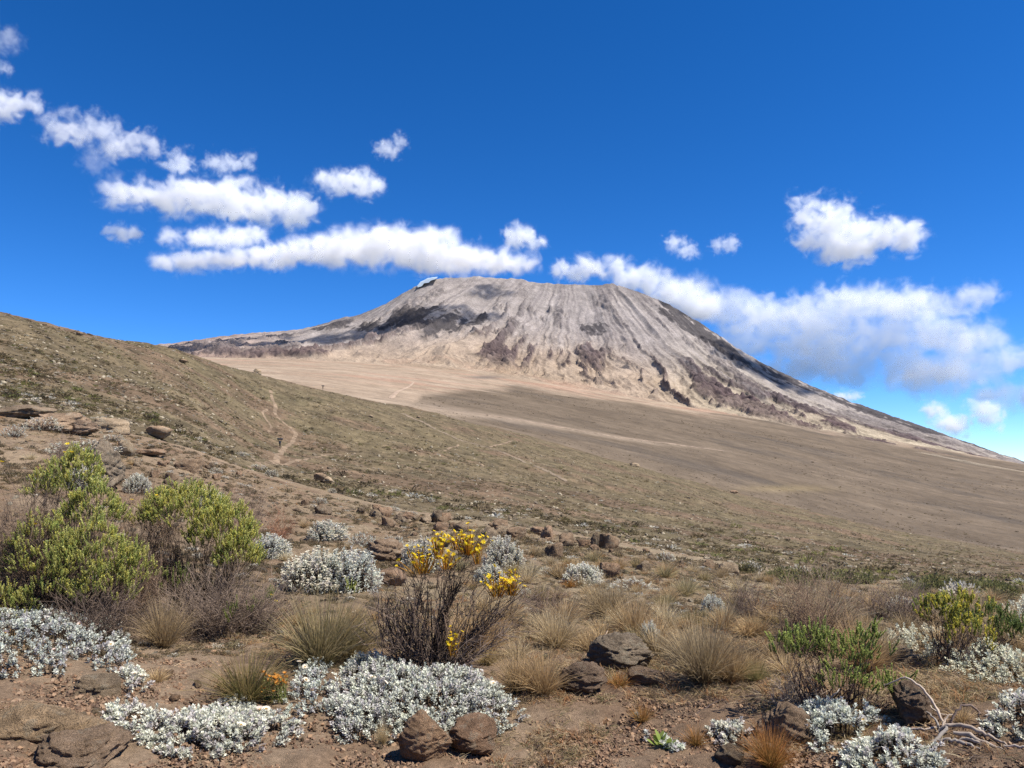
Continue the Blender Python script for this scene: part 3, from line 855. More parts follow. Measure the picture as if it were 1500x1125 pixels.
def silver_dome_meshes(seed, n=420, cream=0.55, w=1.0, h=0.6):
    """a rounded everlasting bush one unit wide"""
    rng = np.random.default_rng(seed)
    u = rdirs(rng, n, 1.5); lump = 1 + 0.22 * fbm(u[:, 0] * 2.3 + seed, u[:, 1] * 2.3, seed, 3)
    P = u * C(0.5 * w, 0.5 * w, h) * (lump * (0.82 + 0.18 * rng.random(n)))[:, None]
    D = unit(u * C(0.6, 0.6, 1) + C(0, 0, 0.5) + rng.normal(size=(n, 3)) * 0.18)
    H = 0.10 + 0.05 * rng.random(n)
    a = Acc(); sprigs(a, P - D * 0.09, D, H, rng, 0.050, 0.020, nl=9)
    b = Acc()
    tubes(b, np.zeros((n, 3)) + rng.normal(size=(n, 3)) * C(0.06, 0.06, 0.0), P - D * 0.05, 0.008, 0.004, C(0.085, 0.07, 0.06), 3)
    c = Acc()
    m = int(n * cream); idx = rng.permutation(n)[:m]
    top = P[idx] + D[idx] * 0.05
    for k in range(5):
        an = k * 1.256 + rng.random(m)
        d = unit(np.stack([np.cos(an), np.sin(an), np.full(m, 0.8)], 1))
        leaves(c, top, d, 0.034, 0.030, C(0.66, 0.62, 0.50) * 1.0, rng)
    return a.mesh('silver_foliage', M_silver), b.mesh('silver_stems', M_wood), (c.mesh('flower_heads', M_petal) if m else None)

LIME = [C(0.66, 0.69, 0.22), C(0.78, 0.79, 0.30), C(0.44, 0.54, 0.16), C(0.74, 0.70, 0.18)]
def spikes(acc, P, D, L, rng, pal=LIME, nl=22, leaf=0.012, lw=0.0060, core=C(0.20, 0.22, 0.07)):
    """bottle-brush shoots of a heath: short leaves pressed up against the twig"""
    n = len(P)
    tubes(acc, P, P + D * L[:, None], 0.0035, 0.0025, core, 3)
    ex = unit(np.cross(D, C(0.3, 0.5, 0.8))); ey = np.cross(D, ex)
    base = np.array(pal)[rng.integers(0, len(pal), n)] * (0.8 + 0.4 * rng.random((n, 1)))
    for j in range(nl):
        u = (j + 0.5) / nl; a = j * 2.4 + rng.random(n)
        rad = ex * np.cos(a)[:, None] + ey * np.sin(a)[:, None]
        o = 1.05 - 0.45 * u
        d = unit(rad * math.sin(o) + D * math.cos(o))
        c = base * (0.62 + 0.55 * u)
        leaves(acc, P + D * (L * u)[:, None], d, leaf * (0.8 + 0.5 * rng.random(n)), lw, c, rng)

def fan_twigs(acc, roots, tips, rng, r=0.005, c=C(0.10, 0.075, 0.058), wig=0.05, segs=4, side=2, sl=0.16):
    """crooked stems from root to tip, with side twigs"""
    n = len(tips); roots = np.broadcast_to(roots, (n, 3))
    prev = roots; L = np.linalg.norm(tips - roots, axis=1, keepdims=True)
    cc = c * (0.7 + 0.7 * rng.random((n, 1)))
    for k in range(1, segs + 1):
        t = k / segs
        q = roots + (tips - roots) * t + C(0, 0, 1) * 0.0
        q = q + (C(0, 0, -1) * 0.10 * L) * (4 * t * (1 - t)) * 0.6
        if k < segs: q = q + rng.normal(size=(n, 3)) * wig * L
        tubes(acc, prev, q, r * (1.15 - t), r * (1.15 - t - 1 / segs) + 0.0006, cc, 3)
        for s in range(side):
            m = rng.random((n, 1))
            p = prev + (q - prev) * m
            d = unit(unit(q - prev) + rng.normal(size=(n, 3)) * 0.55)
            tubes(acc, p, p + d * L * sl * (0.4 + rng.random((n, 1))), r * 0.45, r * 0.2, cc * 1.1, 3)
        prev = q

ROCKC = [C(0.25, 0.165, 0.115), C(0.21, 0.145, 0.102), C(0.165, 0.122, 0.09), C(0.24, 0.18, 0.13)]
def rock_mat():
    m, nt, b = new_mat('lava_stone', 0.92, 0.12)
    tc = N(nt, 'ShaderNodeTexCoord'); oi = N(nt, 'ShaderNodeObjectInfo')
    ad = N(nt, 'ShaderNodeVectorMath', operation='ADD'); nt.links.new(tc.outputs['Object'], ad.inputs[0]); nt.links.new(oi.outputs['Random'], ad.inputs[1])
    v = ad.outputs[0]
    at = N(nt, 'ShaderNodeVertexColor', layer_name='Col')
    n1 = noise_node(nt, 3.0, 8, 0.65, v); n2 = noise_node(nt, 26.0, 8, 0.8, v); n3 = noise_node(nt, 6.0, 5, 0.6, v, 0.4); n4 = noise_node(nt, 70.0, 3, 0.6, v)
    c = mixc(nt, at.outputs[0], ramp(nt, n1, [(0.3, 0.55), (0.5, 1.0), (0.7, 1.45)]), 1.0, 'MULTIPLY')
    c = mixc(nt, c, ramp(nt, n2, [(0.3, 0.6), (0.5, 1.0), (0.72, 1.5)]), 1.0, 'MULTIPLY')
    li = ramp(nt, n3, [(0.56, 0.0), (0.62, 1.0)])
    c = mixc(nt, c, (1.22, 1.20, 1.06), 1.0, 'MULTIPLY')
    c = mixc(nt, c, (0.27, 0.245, 0.18), mathn(nt, 'MULTIPLY', li, 0.4))
    h = mathn(nt, 'ADD', mathn(nt, 'ADD', n1, mathn(nt, 'MULTIPLY', n2, 0.6)), mathn(nt, 'MULTIPLY', ramp(nt, n4, [(0.35, 0.0), (0.5, 1.0)]), 0.16))
    c = mixc(nt, c, ramp(nt, n4, [(0.32, 0.75), (0.43, 1.0)]), 1.0, 'MULTIPLY')
    nt.links.new(c, b.inputs['Base Color'])
    bumpn(nt, h, 0.9, 0.065, b)
    return m
M_rock = rock_mat()
def noise3(p, seed):
    return (fbm(p[:, 0] + 3.1 * p[:, 2], p[:, 1] - 2.3 * p[:, 2], seed, 3) + fbm(p[:, 1] + 1.7 * p[:, 2], p[:, 2] * 1.3 - p[:, 0], seed + 3, 3)) / 2
def rock_mesh(seed, lvl=4, cuts=14, flat=0.75, point=0.0, rough=0.10, col=None):
    """a stone one unit wide, broken along a few planes, weathered"""
    rng = np.random.default_rng(seed)
    k = {2: 6, 3: 10, 4: 22, 5: 34}[lvl]
    # cube-sphere: quads
    V, Fc, base = [], [], 0
    lin = np.tan(np.linspace(-1, 1, k) * math.pi / 4)
    U, W = np.meshgrid(lin, lin)
    for ax in range(3):
        for sg in (-1, 1):
            p = np.zeros((k, k, 3)); p[..., ax] = sg; p[..., (ax + 1) % 3] = U * (sg); p[..., (ax + 2) % 3] = W
            V.append(p.reshape(-1, 3)); Fc.append(grid_faces(k, k) + base); base += k * k
    p = unit(np.concatenate(V)); f = np.concatenate(Fc)
    r = np.ones(len(p))
    for _ in range(cuts):
        n = unit(rng.normal(size=3)); h = rng.uniform(0.50, 0.86)
        dn = p @ n
        r = np.minimum(r, np.where(dn > 0.05, h / np.maximum(dn, 0.05), 9))
    q = p * r[:, None]
    q = q * (1 + rough * 1.6 * noise3(p * 1.7 + seed, seed))[:, None]
    q = q * (1 + rough * 0.9 * noise3(p * 5 + seed, seed + 9))[:, None]
    q = q * (1 + rough * 0.35 * noise3(p * 14 + seed, seed + 19))[:, None]
    if point:
        t = np.clip(q[:, 2:] , 0, 1); q[:, :2] *= (1 - point * t)
    q = q * C(0.5, 0.5, 0.5 * flat) * (1 + 0.15 * rng.normal(size=3))
    c = (col if col is not None else ROCKC[seed % 4]) * (1 + 0.25 * noise3(p * 2, seed + 40))[:, None]
    me = mesh_np('rock', q, f, M_rock, c, True)
    return me
# ================================================================= the foreground, thing by thing
def pxm(d): return d / F_PX                                 # metres in a photo pixel at distance d
def spot(px, py):
    x, y, z = ray_land(px, py); return x, y, z, math.hypot(x, y)

# ---- silvery everlasting cushions in front
G1g = 'silver everlasting cushions in the foreground'
silver_mat_plant([(-90, 1004), (-90, 915), (0, 905), (60, 897), (120, 893), (165, 915), (190, 950), (188, 985), (140, 985), (100, 968), (95, 995), (40, 1000)], 1000,
                 'large silver grey cushion with many cream flowers at the left picture edge', h=0.09, dome=0.12, flowers=26, seed=11, group=G1g, gap=0.15)
silver_mat_plant([(152, 1022), (158, 998), (190, 985), (222, 992), (215, 1015), (180, 1026)], 55, 'small silver sprig patch with two flowers between two larger cushions at lower left', h=0.07, dome=0.03, flowers=4, seed=12, group=G1g)
silver_mat_plant([(148, 1076), (162, 1046), (200, 1036), (240, 1052), (300, 1050), (335, 1022), (365, 1035), (400, 1060), (434, 1066), (432, 1085), (395, 1100), (335, 1108), (290, 1116), (240, 1106), (195, 1088)], 850,
                 'long low silver mat with cream flowers at its left end, lower left front', h=0.075, dome=0.05, flowers=7, seed=13, group=G1g, gap=0.25)
silver_mat_plant([(398, 1045), (425, 1015), (440, 985), (478, 975), (492, 1002), (488, 1040), (445, 1050)], 150, 'silver cushion with bunched cream flowers right beside the orange flowered succulent', h=0.08, dome=0.05, flowers=5, seed=14, group=G1g)
silver_mat_plant([(488, 1040), (492, 1005), (515, 975), (560, 978), (620, 1000), (690, 995), (728, 1018), (762, 1060), (742, 1078), (680, 1075), (640, 1090), (560, 1088), (500, 1090)], 1500,
                 'largest silver cushion, spread round the foot of the yellow flowered bush', h=0.10, dome=0.11, flowers=9, seed=15, group=G1g, gap=0.22)
silver_mat_plant([(924, 1062), (934, 1052), (960, 1078), (1000, 1100), (985, 1106), (945, 1086)], 34, 'thin string of silver sprigs running down to the broad leaved green rosette', h=0.06, dome=0.02, seed=16, group=G1g)
silver_mat_plant([(1030, 1090), (1035, 1070), (1085, 1064), (1105, 1080), (1085, 1094)], 55, 'meagre half dead silver patch left of the dark green tuft at the bottom edge', h=0.06, dome=0.03, seed=17, group=G1g)
silver_mat_plant([(1162, 1062), (1180, 1046), (1250, 1042), (1290, 1060), (1288, 1090), (1240, 1104), (1190, 1104), (1168, 1085)], 300,
                 'silver cushion under the green and black twigged bush at lower right', h=0.09, dome=0.09, flowers=3, seed=18, group=G1g)
silver_mat_plant([(1235, 1140), (1250, 1105), (1300, 1090), (1345, 1085), (1378, 1110), (1385, 1140)], 260, 'silver cushion cut by the bottom edge in front of the driftwood', h=0.085, dome=0.08, seed=19, group=G1g)
silver_mat_plant([(1440, 1078), (1450, 1048), (1480, 1036), (1540, 1042), (1550, 1085), (1500, 1085)], 160, 'silver cushion at the right picture edge level with the driftwood', h=0.085, dome=0.07, seed=20, group=G1g)
CRM = [C(0.78, 0.77, 0.60), C(0.70, 0.72, 0.56), C(0.62, 0.66, 0.54)]
silver_mat_plant([(1288, 958), (1292, 935), (1330, 926), (1385, 938), (1395, 962), (1350, 972)], 230, 'white flowering low mat left below the yellow green bush on the right', h=0.10, dome=0.07, seed=21, pal=CRM, buds=60, group='cream flowering everlasting mats')
silver_mat_plant([(1388, 985), (1400, 962), (1450, 962), (1560, 985), (1560, 1012), (1480, 1010), (1430, 1002)], 330, 'cream and pale green flowering mat in front of the yellow green bush on the right', h=0.10, dome=0.08, seed=22, pal=CRM, buds=80, group='cream flowering everlasting mats')
silver_mat_plant([(1462, 940), (1470, 905), (1500, 893), (1580, 905), (1580, 950), (1500, 955)], 240, 'tall white flowering cushion behind the yellow green bush at the right edge', h=0.14, dome=0.16, seed=23, pal=CRM, buds=40, group='cream flowering everlasting mats')

# ---- rounded everlasting bushes further back
DOMES = [silver_dome_meshes(s, 420, c) for s, c in ((1, 0.8), (2, 0.5), (3, 0.3), (4, 0.9))]
DOMES_LO = [silver_dome_meshes(s, 90, c) for s, c in ((6, 0.6), (7, 0.4), (8, 0.8))]
def dome(px, py, w_px, h_px, label, k, lo=False, group='rounded silver everlasting bushes', name='silver_everlasting_bush'):
    x, y, z, d = spot(px, py)
    t = obj(name, None, loc=(x, y, z - 0.01), rot=(0, 0, px * 1.7), scale=(w_px * pxm(d), w_px * pxm(d), h_px * pxm(d) / 0.62))
    tag(t, label, 'bush', group)
    me = (DOMES_LO if lo else DOMES)[k % (3 if lo else 4)]
    obj('foliage', me[0], t); obj('stems', me[1], t)
    if me[2]: obj('flower_heads', me[2], t)
    return t
for i, (px, py, w, h, lb) in enumerate([
    (462, 862, 100, 54, 'big white topped silver bush left of the yellow flowers, its left half'),
    (512, 866, 92, 62, 'big white topped silver bush left of the yellow flowers, its right half'),
    (398, 818, 55, 34, 'pale silver bush just right of the lime green shrub'),
    (480, 790, 62, 26, 'loose silver bush right behind the big white topped pair'),
    (530, 800, 46, 20, 'low silver patch between the big white topped pair and a brown stone'),
    (618, 835, 62, 48, 'silver bush seen through the tallest yellow flower heads'),
    (577, 803, 36, 20, 'small silver bush right beyond the round brown stone'),
    (738, 838, 58, 50, 'silver bush right of the tallest yellow flower head'),
    (718, 852, 46, 26, 'low whitish bush in front of the silver bush right of the yellow flowers'),
    (853, 856, 62, 32, 'neat rounded white silver bush alone in the middle distance'),
    (925, 862, 70, 14, 'flat silver patch right of the neat rounded white bush'),
    (975, 822, 30, 14, 'small silver bush near the upright dark stone'),
    (800, 842, 32, 13, 'small silver patch left of the neat rounded white bush'),
    (1168, 840, 32, 12, 'grey silver bush on the rim above the grassy slope'),
    (1190, 846, 30, 7, 'flat white patch next to the grey silver bush on the rim'),
    (1325, 895, 46, 20, 'white topped bush among brown twigs left of the yellow green bush'),
    (952, 950, 30, 40, 'leggy lavender grey sprig between the wedge stone and the tall straw tussock'),
    (120, 718, 44, 34, 'silver bush leaning on the left foot of the big brown boulder'),
    (200, 722, 34, 26, 'pale green silver bush at the right foot of the big brown boulder'),
    (310, 745, 40, 26, 'silver bush showing behind the lime green shrub'),
    (120, 664, 95, 18, 'long flat whitish patch above the big brown boulder'),
    (60, 630, 48, 18, 'silver bush in front of the dark overhanging ledge, upper left'),
    (20, 640, 30, 16, 'round grey bush near the left edge below the ridge'),
    (120, 622, 18, 12, 'small white bush on top of the dark overhanging ledge'),
    (165, 646, 34, 10, 'pinkish white patch right of the dark ledge'),
    (315, 694, 22, 9, 'grey silver clump on the bare brown slope, left of the trail foot'),
    (377, 688, 30, 8, 'bright white clump on the brown rim below the walker, left one'),
    (398, 698, 22, 11, 'bright white clump on the brown rim below the walker, right one'),
    (352, 668, 26, 6, 'flat cream patch on the slope below the left of the walker'),
    (469, 738, 22, 10, 'round grey clump above the big white topped pair'),
    (486, 722, 14, 8, 'tiny white clump on the slope above the round grey clump'),
    (575, 748, 26, 7, 'flat white clump among the dark stones in the middle'),
    (627, 735, 20, 7, 'white clump beyond the row of dark stones'),
    (770, 872, 26, 12, 'small silver bush under the right hand yellow flower head'),
    (1045, 898, 36, 26, 'dusty silver tangle behind the tall straw tussock'),
    ]):
    dome(px, py, w, h, lb, i, lo=(h < 22))

# ---- stones
ROCKS = [rock_mesh(s, 3, 16, 0.6, rough=0.16) for s in range(1, 9)]
def stone(px, py, w_px, h_px, label, me=None, sink=0.22, rz=None, group=None, name='stone', cat='stone', tilt=0.0, depth=0.9):
    x, y, z, d = spot(px, py)
    w = w_px * pxm(d); h = h_px * pxm(d)
    me = me or ROCKS[int(px) % 8]
    zs = [v.co.z for v in me.vertices]; ext = max(zs) - min(zs)
    xs = [v.co.x for v in me.vertices]; ex = max(xs) - min(xs)
    sz = h / (ext * (1 - sink)); sx = w / ex
    x += x / d * w * 0.4; y += y / d * w * 0.4
    z = float(land_z(np.array([x]), np.array([y]))[0])
    o = obj(name, me, loc=(x, y, z - min(zs) * sz - ext * sz * sink), scale=(sx, sx * depth, sz), rot=(tilt, 0, rz or 0.0))
    tag(o, label, cat, group)
    return o
big1 = rock_mesh(31, 5, 6, 0.9, point=0.35, col=C(0.27, 0.175, 0.118))
big2 = rock_mesh(34, 5, 9, 0.8, col=C(0.23, 0.145, 0.10))
big3 = rock_mesh(37, 5, 7, 0.65, rough=0.14, col=C(0.235, 0.165, 0.12))
big4 = rock_mesh(42, 5, 5, 0.7, rough=0.16, col=C(0.21, 0.165, 0.13))
big5 = rock_mesh(45, 5, 8, 0.85, rough=0.13, col=C(0.17, 0.12, 0.092))
slab = rock_mesh(48, 4, 9, 0.4, rough=0.12, col=C(0.27, 0.19, 0.125))
stone(620, 1122, 78, 72, 'upright pointed brown stone at the bottom edge, centre', big1, 0.12, tilt=0.0)
stone(696, 1113, 72, 50, 'squat round topped brown stone right of the pointed one', big2, 0.15)
stone(116, 1124, 106, 42, 'low dark stone with lichen at lower left', big3, 0.3)
stone(60, 1098, 150, 40, 'broad earthy outcrop swelling behind the low dark stone at lower left', slab, 0.5, name='rock_outcrop', cat='outcrop')
stone(150, 1020, 62, 20, 'smooth pale stone beside the small sprig patch at left', ROCKS[2], 0.3)
stone(907, 985, 100, 50, 'large wedge shaped grey brown stone left of the tall straw tussock', big4, 0.2)
stone(852, 1022, 74, 44, 'grey lichened stone with black hollows in front of the wedge stone', big5, 0.2)
stone(945, 1010, 60, 22, 'dark reddish stone right below the wedge stone', ROCKS[4], 0.3)
stone(1335, 1066, 76, 50, 'dark domed stone under the bleached arching sticks', big5, 0.15, rz=1.4)
stone(1150, 1090, 62, 48, 'reddish brown stone left of the lower right silver cushion', big3, 0.25, rz=0.8)
stone(1072, 1126, 44, 24, 'small brown stone cut by the bottom edge right of centre', ROCKS[5], 0.2)
stone(1325, 978, 46, 22, 'brown stone behind the green and black twigged bush', ROCKS[6], 0.3)
stone(150, 722, 74, 66, 'big brown boulder above the left green shrub', big4, 0.15, rz=2.0, depth=0.8)
stone(562, 822, 62, 30, 'round brown stone right of the big white topped pair', big3, 0.25, rz=0.4)
stone(568, 860, 45, 22, 'dark brown stone under the round brown stone', ROCKS[3], 0.25)
stone(873, 806, 14, 26, 'upright dark stone standing on the rim, middle right', ROCKS[1], 0.1)
stone(890, 806, 34, 24, 'rounded brown stone right against the upright dark stone', ROCKS[0], 0.2)
stone(893, 848, 30, 22, 'dark stone right of the neat rounded white bush', ROCKS[7], 0.2)
stone(88, 634, 66, 24, 'dark ledge stone with black overhang, upper left', big3, 0.2, name='boulder', rz=2.8)
stone(118, 640, 44, 20, 'black undercut boulder right of the ledge stone', big5, 0.2, name='boulder')
stone(168, 634, 52, 20, 'red brown boulder on the rim between ledge and lone dark block', ROCKS[2], 0.2, name='boulder')
stone(232, 644, 34, 17, 'lone dark block on the rim, right of the red brown boulder', ROCKS[4], 0.15, name='boulder')
stone(182, 668, 22, 20, 'dark angular block casting a black shadow above the big boulder', ROCKS[6], 0.2, name='boulder')
stone(216, 669, 40, 9, 'thin flat ledge stone right of the angular block', ROCKS[3], 0.2, name='boulder')
stone(40, 615, 80, 16, 'bare earthy rock hump near the left edge below the ridge', ROCKS[5], 0.2, rz=1.0, name='boulder')
rr = random.Random(5)
edge_px = []
for i in range(120):                                        # stones along the rim of the near slope
    px = rr.uniform(150, 1080)
    lo_ = np.interp(px, [0, 250, 400, 600, 750, 900, 1100], [618, 660, 712, 757, 776, 800, 838])
    py = lo_ + abs(rr.gauss(0, 1)) * 22
    if rr.random() < 0.45: px = rr.uniform(540, 900); py = np.interp(px, [540, 700, 900], [748, 772, 800]) + abs(rr.gauss(0, 14))
    w = rr.choice([8, 10, 12, 14, 18, 26, 34]) * rr.uniform(0.8, 1.2)
    edge_px.append((px, py, w))
LBL = []                                                     # things whose labels are told apart at the end
for px, py, w in edge_px:
    o = stone(px, py, w, w * rr.uniform(0.42, 0.68), None, ROCKS[rr.randrange(8)], rr.uniform(0.25, 0.4), rz=rr.uniform(0, 6), group='dark lava stones along the rim')
    LBL.append((o, 'stone', 'large dark lava stone' if w > 24 else 'dark lava stone' if w > 12.5 else 'small dark lava stone', px, py))
for i in range(60):                                         # loose stones lying on the bare soil in front
    px = rr.uniform(0, 1500); py = rr.uniform(935, 1120)
    w = rr.choice([7, 9, 11, 14, 20]) * rr.uniform(0.8, 1.2)
    o = stone(px, py, w, w * rr.uniform(0.45, 0.7), None, ROCKS[rr.randrange(8)], 0.3, rz=rr.uniform(0, 6), group='loose stones on the bare soil')
    LBL.append((o, 'stone', 'loose brown stone' if w > 10 else 'loose brown pebble', px, py))

# ---- tussocks of dry grass
def grass(px, py, h_px, kind, label=None, big=False, seed=0, wide=1.0, group='dry grass tussocks'):
    x, y, z, d = spot(px, py)
    h = h_px * pxm(d)
    o = obj('grass_tussock', tussock(kind, 1.0, seed, big=big), loc=(x, y, z), rot=(0, 0, px * 2.3 % 6.28), scale=(h * wide, h * wide, h))
    tag(o, label, 'grass', group)
    return o
HERO = [
 (470, 975, 112, 'olive', 0.85, 'large olive grey grass tussock between the lime shrub and the yellow flowered bush'),
 (512, 968, 90, 'olive', 0.8, 'olive grass tussock merging with the right side of the largest olive one'),
 (362, 1030, 75, 'green', 1.05, 'dark green tipped grass tussock behind the orange flowered succulent'),
 (1030, 1003, 112, 'brown', 0.72, 'tallest straw brown tussock right of the wedge shaped stone'),
 (1070, 1000, 70, 'brown', 0.8, 'brown tussock leaning on the right side of the tallest straw one'),
 (815, 950, 60, 'straw', 1.0, 'pale straw tussock left above the rust tipped grass patch'),
 (760, 1015, 68, 'brown', 0.85, 'brown upright tussock right of the largest silver cushion, left one'),
 (795, 1018, 72, 'brown', 0.85, 'brown upright tussock touching the lichened stone, right one'),
 (855, 948, 24, 'rust', 1.3, 'low rust orange tipped grass patch in front of the wedge stone'),
 (905, 1008, 26, 'rust', 1.2, 'low orange and green grass patch right of the lichened stone'),
 (1130, 1125, 62, 'rust', 0.9, 'dark green rust tipped tussock cut by the bottom edge'),
 (1020, 1092, 30, 'rust', 0.9, 'small yellow green tuft right of the broad leaved rosette'),
 (1108, 1000, 36, 'green', 0.9, 'green rust tipped tuft right of the tallest straw tussock'),
 (930, 935, 70, 'brown', 0.8, 'brown tussock behind the large wedge stone'),
 (890, 905, 60, 'brown', 1.0, 'brown tussock up behind the pale straw tussock'),
 (700, 960, 85, 'brown', 0.9, 'wide brown tussock behind the yellow flowered bush'),
 (790, 880, 28, 'olive', 1.0, 'short olive tuft under the right hand yellow flower head'),
 (240, 950, 75, 'brown', 0.7, 'thin brown tussock below the dead twigs between the two green shrubs'),
 (1265, 985, 78, 'brown', 0.8, 'reddish brown tussock growing through the green and black twigged bush'),
 (1200, 930, 80, 'brown', 0.9, 'brown tussock behind the green and black twigged bush'),
 (1410, 1062, 28, 'straw', 0.8, 'small yellow straw tuft behind the driftwood'),
 (690, 815, 36, 'brown', 0.8, 'small brown tussock between silver bushes right of the yellow flowers'),
 (468, 972, 30, 'straw', 0.7, 'small yellow tuft at the front foot of the largest olive tussock'),
 (560, 1092, 38, 'straw', 0.4, 'slim yellow straw tuft in the front of the largest silver cushion'),
 (940, 1058, 30, 'rust', 0.9, 'orange dry tuft above the thin string of silver sprigs'),
 (730, 1022, 26, 'rust', 0.6, 'orange dry tuft right of the largest silver cushion'),
 (230, 1000, 22, 'straw', 1.0, 'small yellow tuft right of the small silver sprig patch'),
]
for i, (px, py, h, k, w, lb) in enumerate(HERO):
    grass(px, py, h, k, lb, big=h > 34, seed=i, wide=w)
rg = random.Random(11)
placed = [(a[0], a[1]) for a in HERO]
def blocked(px, py):
    # spots kept free: bare soil in front, stones and cushions already there
    if py > 1005 and 760 < px < 1150: return True
    if py > 985 and px < 760: return True
    if 1160 < px < 1500 and py > 965: return True
    return False
nt_ = 0; tries = 0
while nt_ < 270 and tries < 9000:
    tries += 1
    if rg.random() < 0.80:
        px = rg.uniform(660, 1540); rim = np.interp(px, [600, 750, 900, 1100, 1300, 1500], [776, 800, 815, 846, 862, 872])
        py = rim + 4 + 150 * rg.random() ** 1.35
        if px < 800 and rg.random() < 0.5: continue
    else:
        px = rg.uniform(-30, 760); rim = np.interp(px, [0, 250, 400, 600, 760], [650, 675, 730, 780, 800]); py = rim + 8 + 190 * rg.random()
        if px < 400 and py > 720: continue
    if blocked(px, py): continue
    x, y, z, d = spot(px, py)
    hm = rg.uniform(0.10, 0.25) * (0.8 if px < 700 else 1.0)
    h = hm / pxm(d)
    if any(abs(px - a) < h * 0.35 and abs(py - b) < h * 0.12 for a, b in placed): continue
    placed.append((px, py)); nt_ += 1
    k = rg.choices(['brown', 'straw', 'olive', 'rust', 'green'], [46, 20, 20, 7, 7])[0]
    if k in ('rust', 'green'): h *= 0.6
    o = grass(px, py, h, k, None, big=False, seed=nt_, wide=rg.uniform(0.8, 1.15))
    nm = {'brown': 'brown grass tussock', 'straw': 'pale straw grass tussock', 'olive': 'olive grass tussock', 'rust': 'rust tipped grass tuft', 'green': 'dark green grass tuft'}[k]
    LBL.append((o, 'grass', nm, px, py))

# ---- green heath shrubs
def shrub(name, px, py, lobes, label, pal=LIME, seed=0, spike=(0.05, 0.09), woodc=C(0.075, 0.055, 0.044), twig_n=260, cat='shrub', dead_tips=0, flowers=None, nl=26, leaf=0.0105, r=0.0045, side=3, dens=1.0):
    """lobes: (px, py_bottom, py_top, width px, depth offset m, number of shoots); a crown of leafy shoots on crooked brown wood"""
    rng = np.random.default_rng(seed)
    x, y, z, d = spot(px, py); s = pxm(d); base = C(x, y, z)
    t = obj(name, None, loc=(x, y, z)); tag(t, label, cat, None)
    fol = Acc(); wd = Acc()
    for (lx, lb, lt, lw, dd, n) in lobes:
        n = int(n * dens)
        cx = (lx - px) * s; w = lw * s / 2; h0 = (py - lb) * s; h1 = (py - lt) * s
        u = rdirs(rng, n, 1.25)
        lump = 1 + 0.16 * fbm(u[:, 0] * 3 + seed, u[:, 1] * 3, seed + 3, 3)
        P = np.stack([cx + u[:, 0] * w, dd + u[:, 1] * w * 0.9, h0 + (h1 - h0 - min(0.13, 0.22 * (h1 - h0))) * u[:, 2] * lump - min(0.06, 0.1 * (h1 - h0))], 1)
        P = P + rng.normal(size=P.shape) * C(0.02, 0.02, 0.02)
        D = unit(u * C(0.35, 0.35, 0.3) + C(0, 0, 0.8) + rng.normal(size=(n, 3)) * 0.12)
        L = rng.uniform(spike[0], spike[1], n)
        k = 3                                              # three shoots to a twig end
        PP = np.repeat(P, k, 0) + rng.normal(size=(n * k, 3)) * C(0.012, 0.012, 0.012)
        DD = unit(np.repeat(D, k, 0) + rng.normal(size=(n * k, 3)) * 0.22)
        spikes(fol, PP, DD, np.repeat(L, k) * rng.uniform(0.7, 1.15, n * k), rng, pal, nl, leaf)
        roots = np.stack([rng.normal(size=n) * 0.05 + cx * 0.35, dd * 0.5 + rng.normal(size=n) * 0.06, np.full(n, -0.02)], 1)
        kk = rng.permutation(n)[:max(6, min(40, int(n * 0.5)))]
        fan_twigs(wd, roots[kk], P[kk] - C(0, 0, 0.03), rng, r, woodc, 0.022, 5, side, 0.10)
    obj('branches', wd.mesh('branches', M_wood), t)
    obj('leafy_shoots', fol.mesh('leafy_shoots', M_green), t)
    if flowers:
        fm, fl = flowers
        for (fx, fy, sc) in fl:
            o = obj('flower', fm, t, loc=((fx - px) * s, -0.1, (py - fy) * s), scale=sc); o.rotation_euler = (rng.uniform(0, 0.8), rng.uniform(-0.5, 0.5), rng.uniform(0, 6))
    return t
YEL = C(0.75, 0.50, 0.01)
ME_daisy = flower_mesh('yellow_daisy', r=0.014, petals=8, pc=C(0.88, 0.70, 0.03), cc=C(0.75, 0.42, 0.01), cup=0.35)
shrub('heath_shrub', 70, 900, [(68, 760, 682, 70, 0.35, 60), (25, 765, 718, 55, 0.45, 25), (105, 800, 728, 80, 0.2, 60), (65, 860, 758, 80, -0.1, 60), (135, 850, 768, 95, -0.15, 75), (160, 880, 820, 70, -0.25, 40), (55, 905, 845, 60, -0.35, 30), (-20, 900, 790, 70, 0.0, 45), (15, 870, 790, 60, 0.0, 30), (185, 860, 800, 50, -0.15, 22), (100, 880, 830, 60, -0.3, 20)],
      'tall lime green shrub with brown wood at the left picture edge', seed=101, dens=2.4, flowers=(ME_daisy, [(15, 712, 1.2), (95, 690, 1.2), (100, 700, 1.3), (92, 700, 1.0), (60, 788, 1.0), (5, 725, 1.2)]), cat='shrub')
shrub('heath_shrub', 280, 905, [(262, 790, 712, 120, 0.1, 105), (320, 815, 735, 90, 0.0, 75), (345, 840, 780, 60, -0.1, 40), (225, 775, 728, 50, 0.15, 25)],
      'dome shaped lime green shrub, right of the tall one, over dark bare wood', seed=102, dens=3.0, flowers=(ME_daisy, [(203, 748, 1.2), (236, 742, 0.9)]))
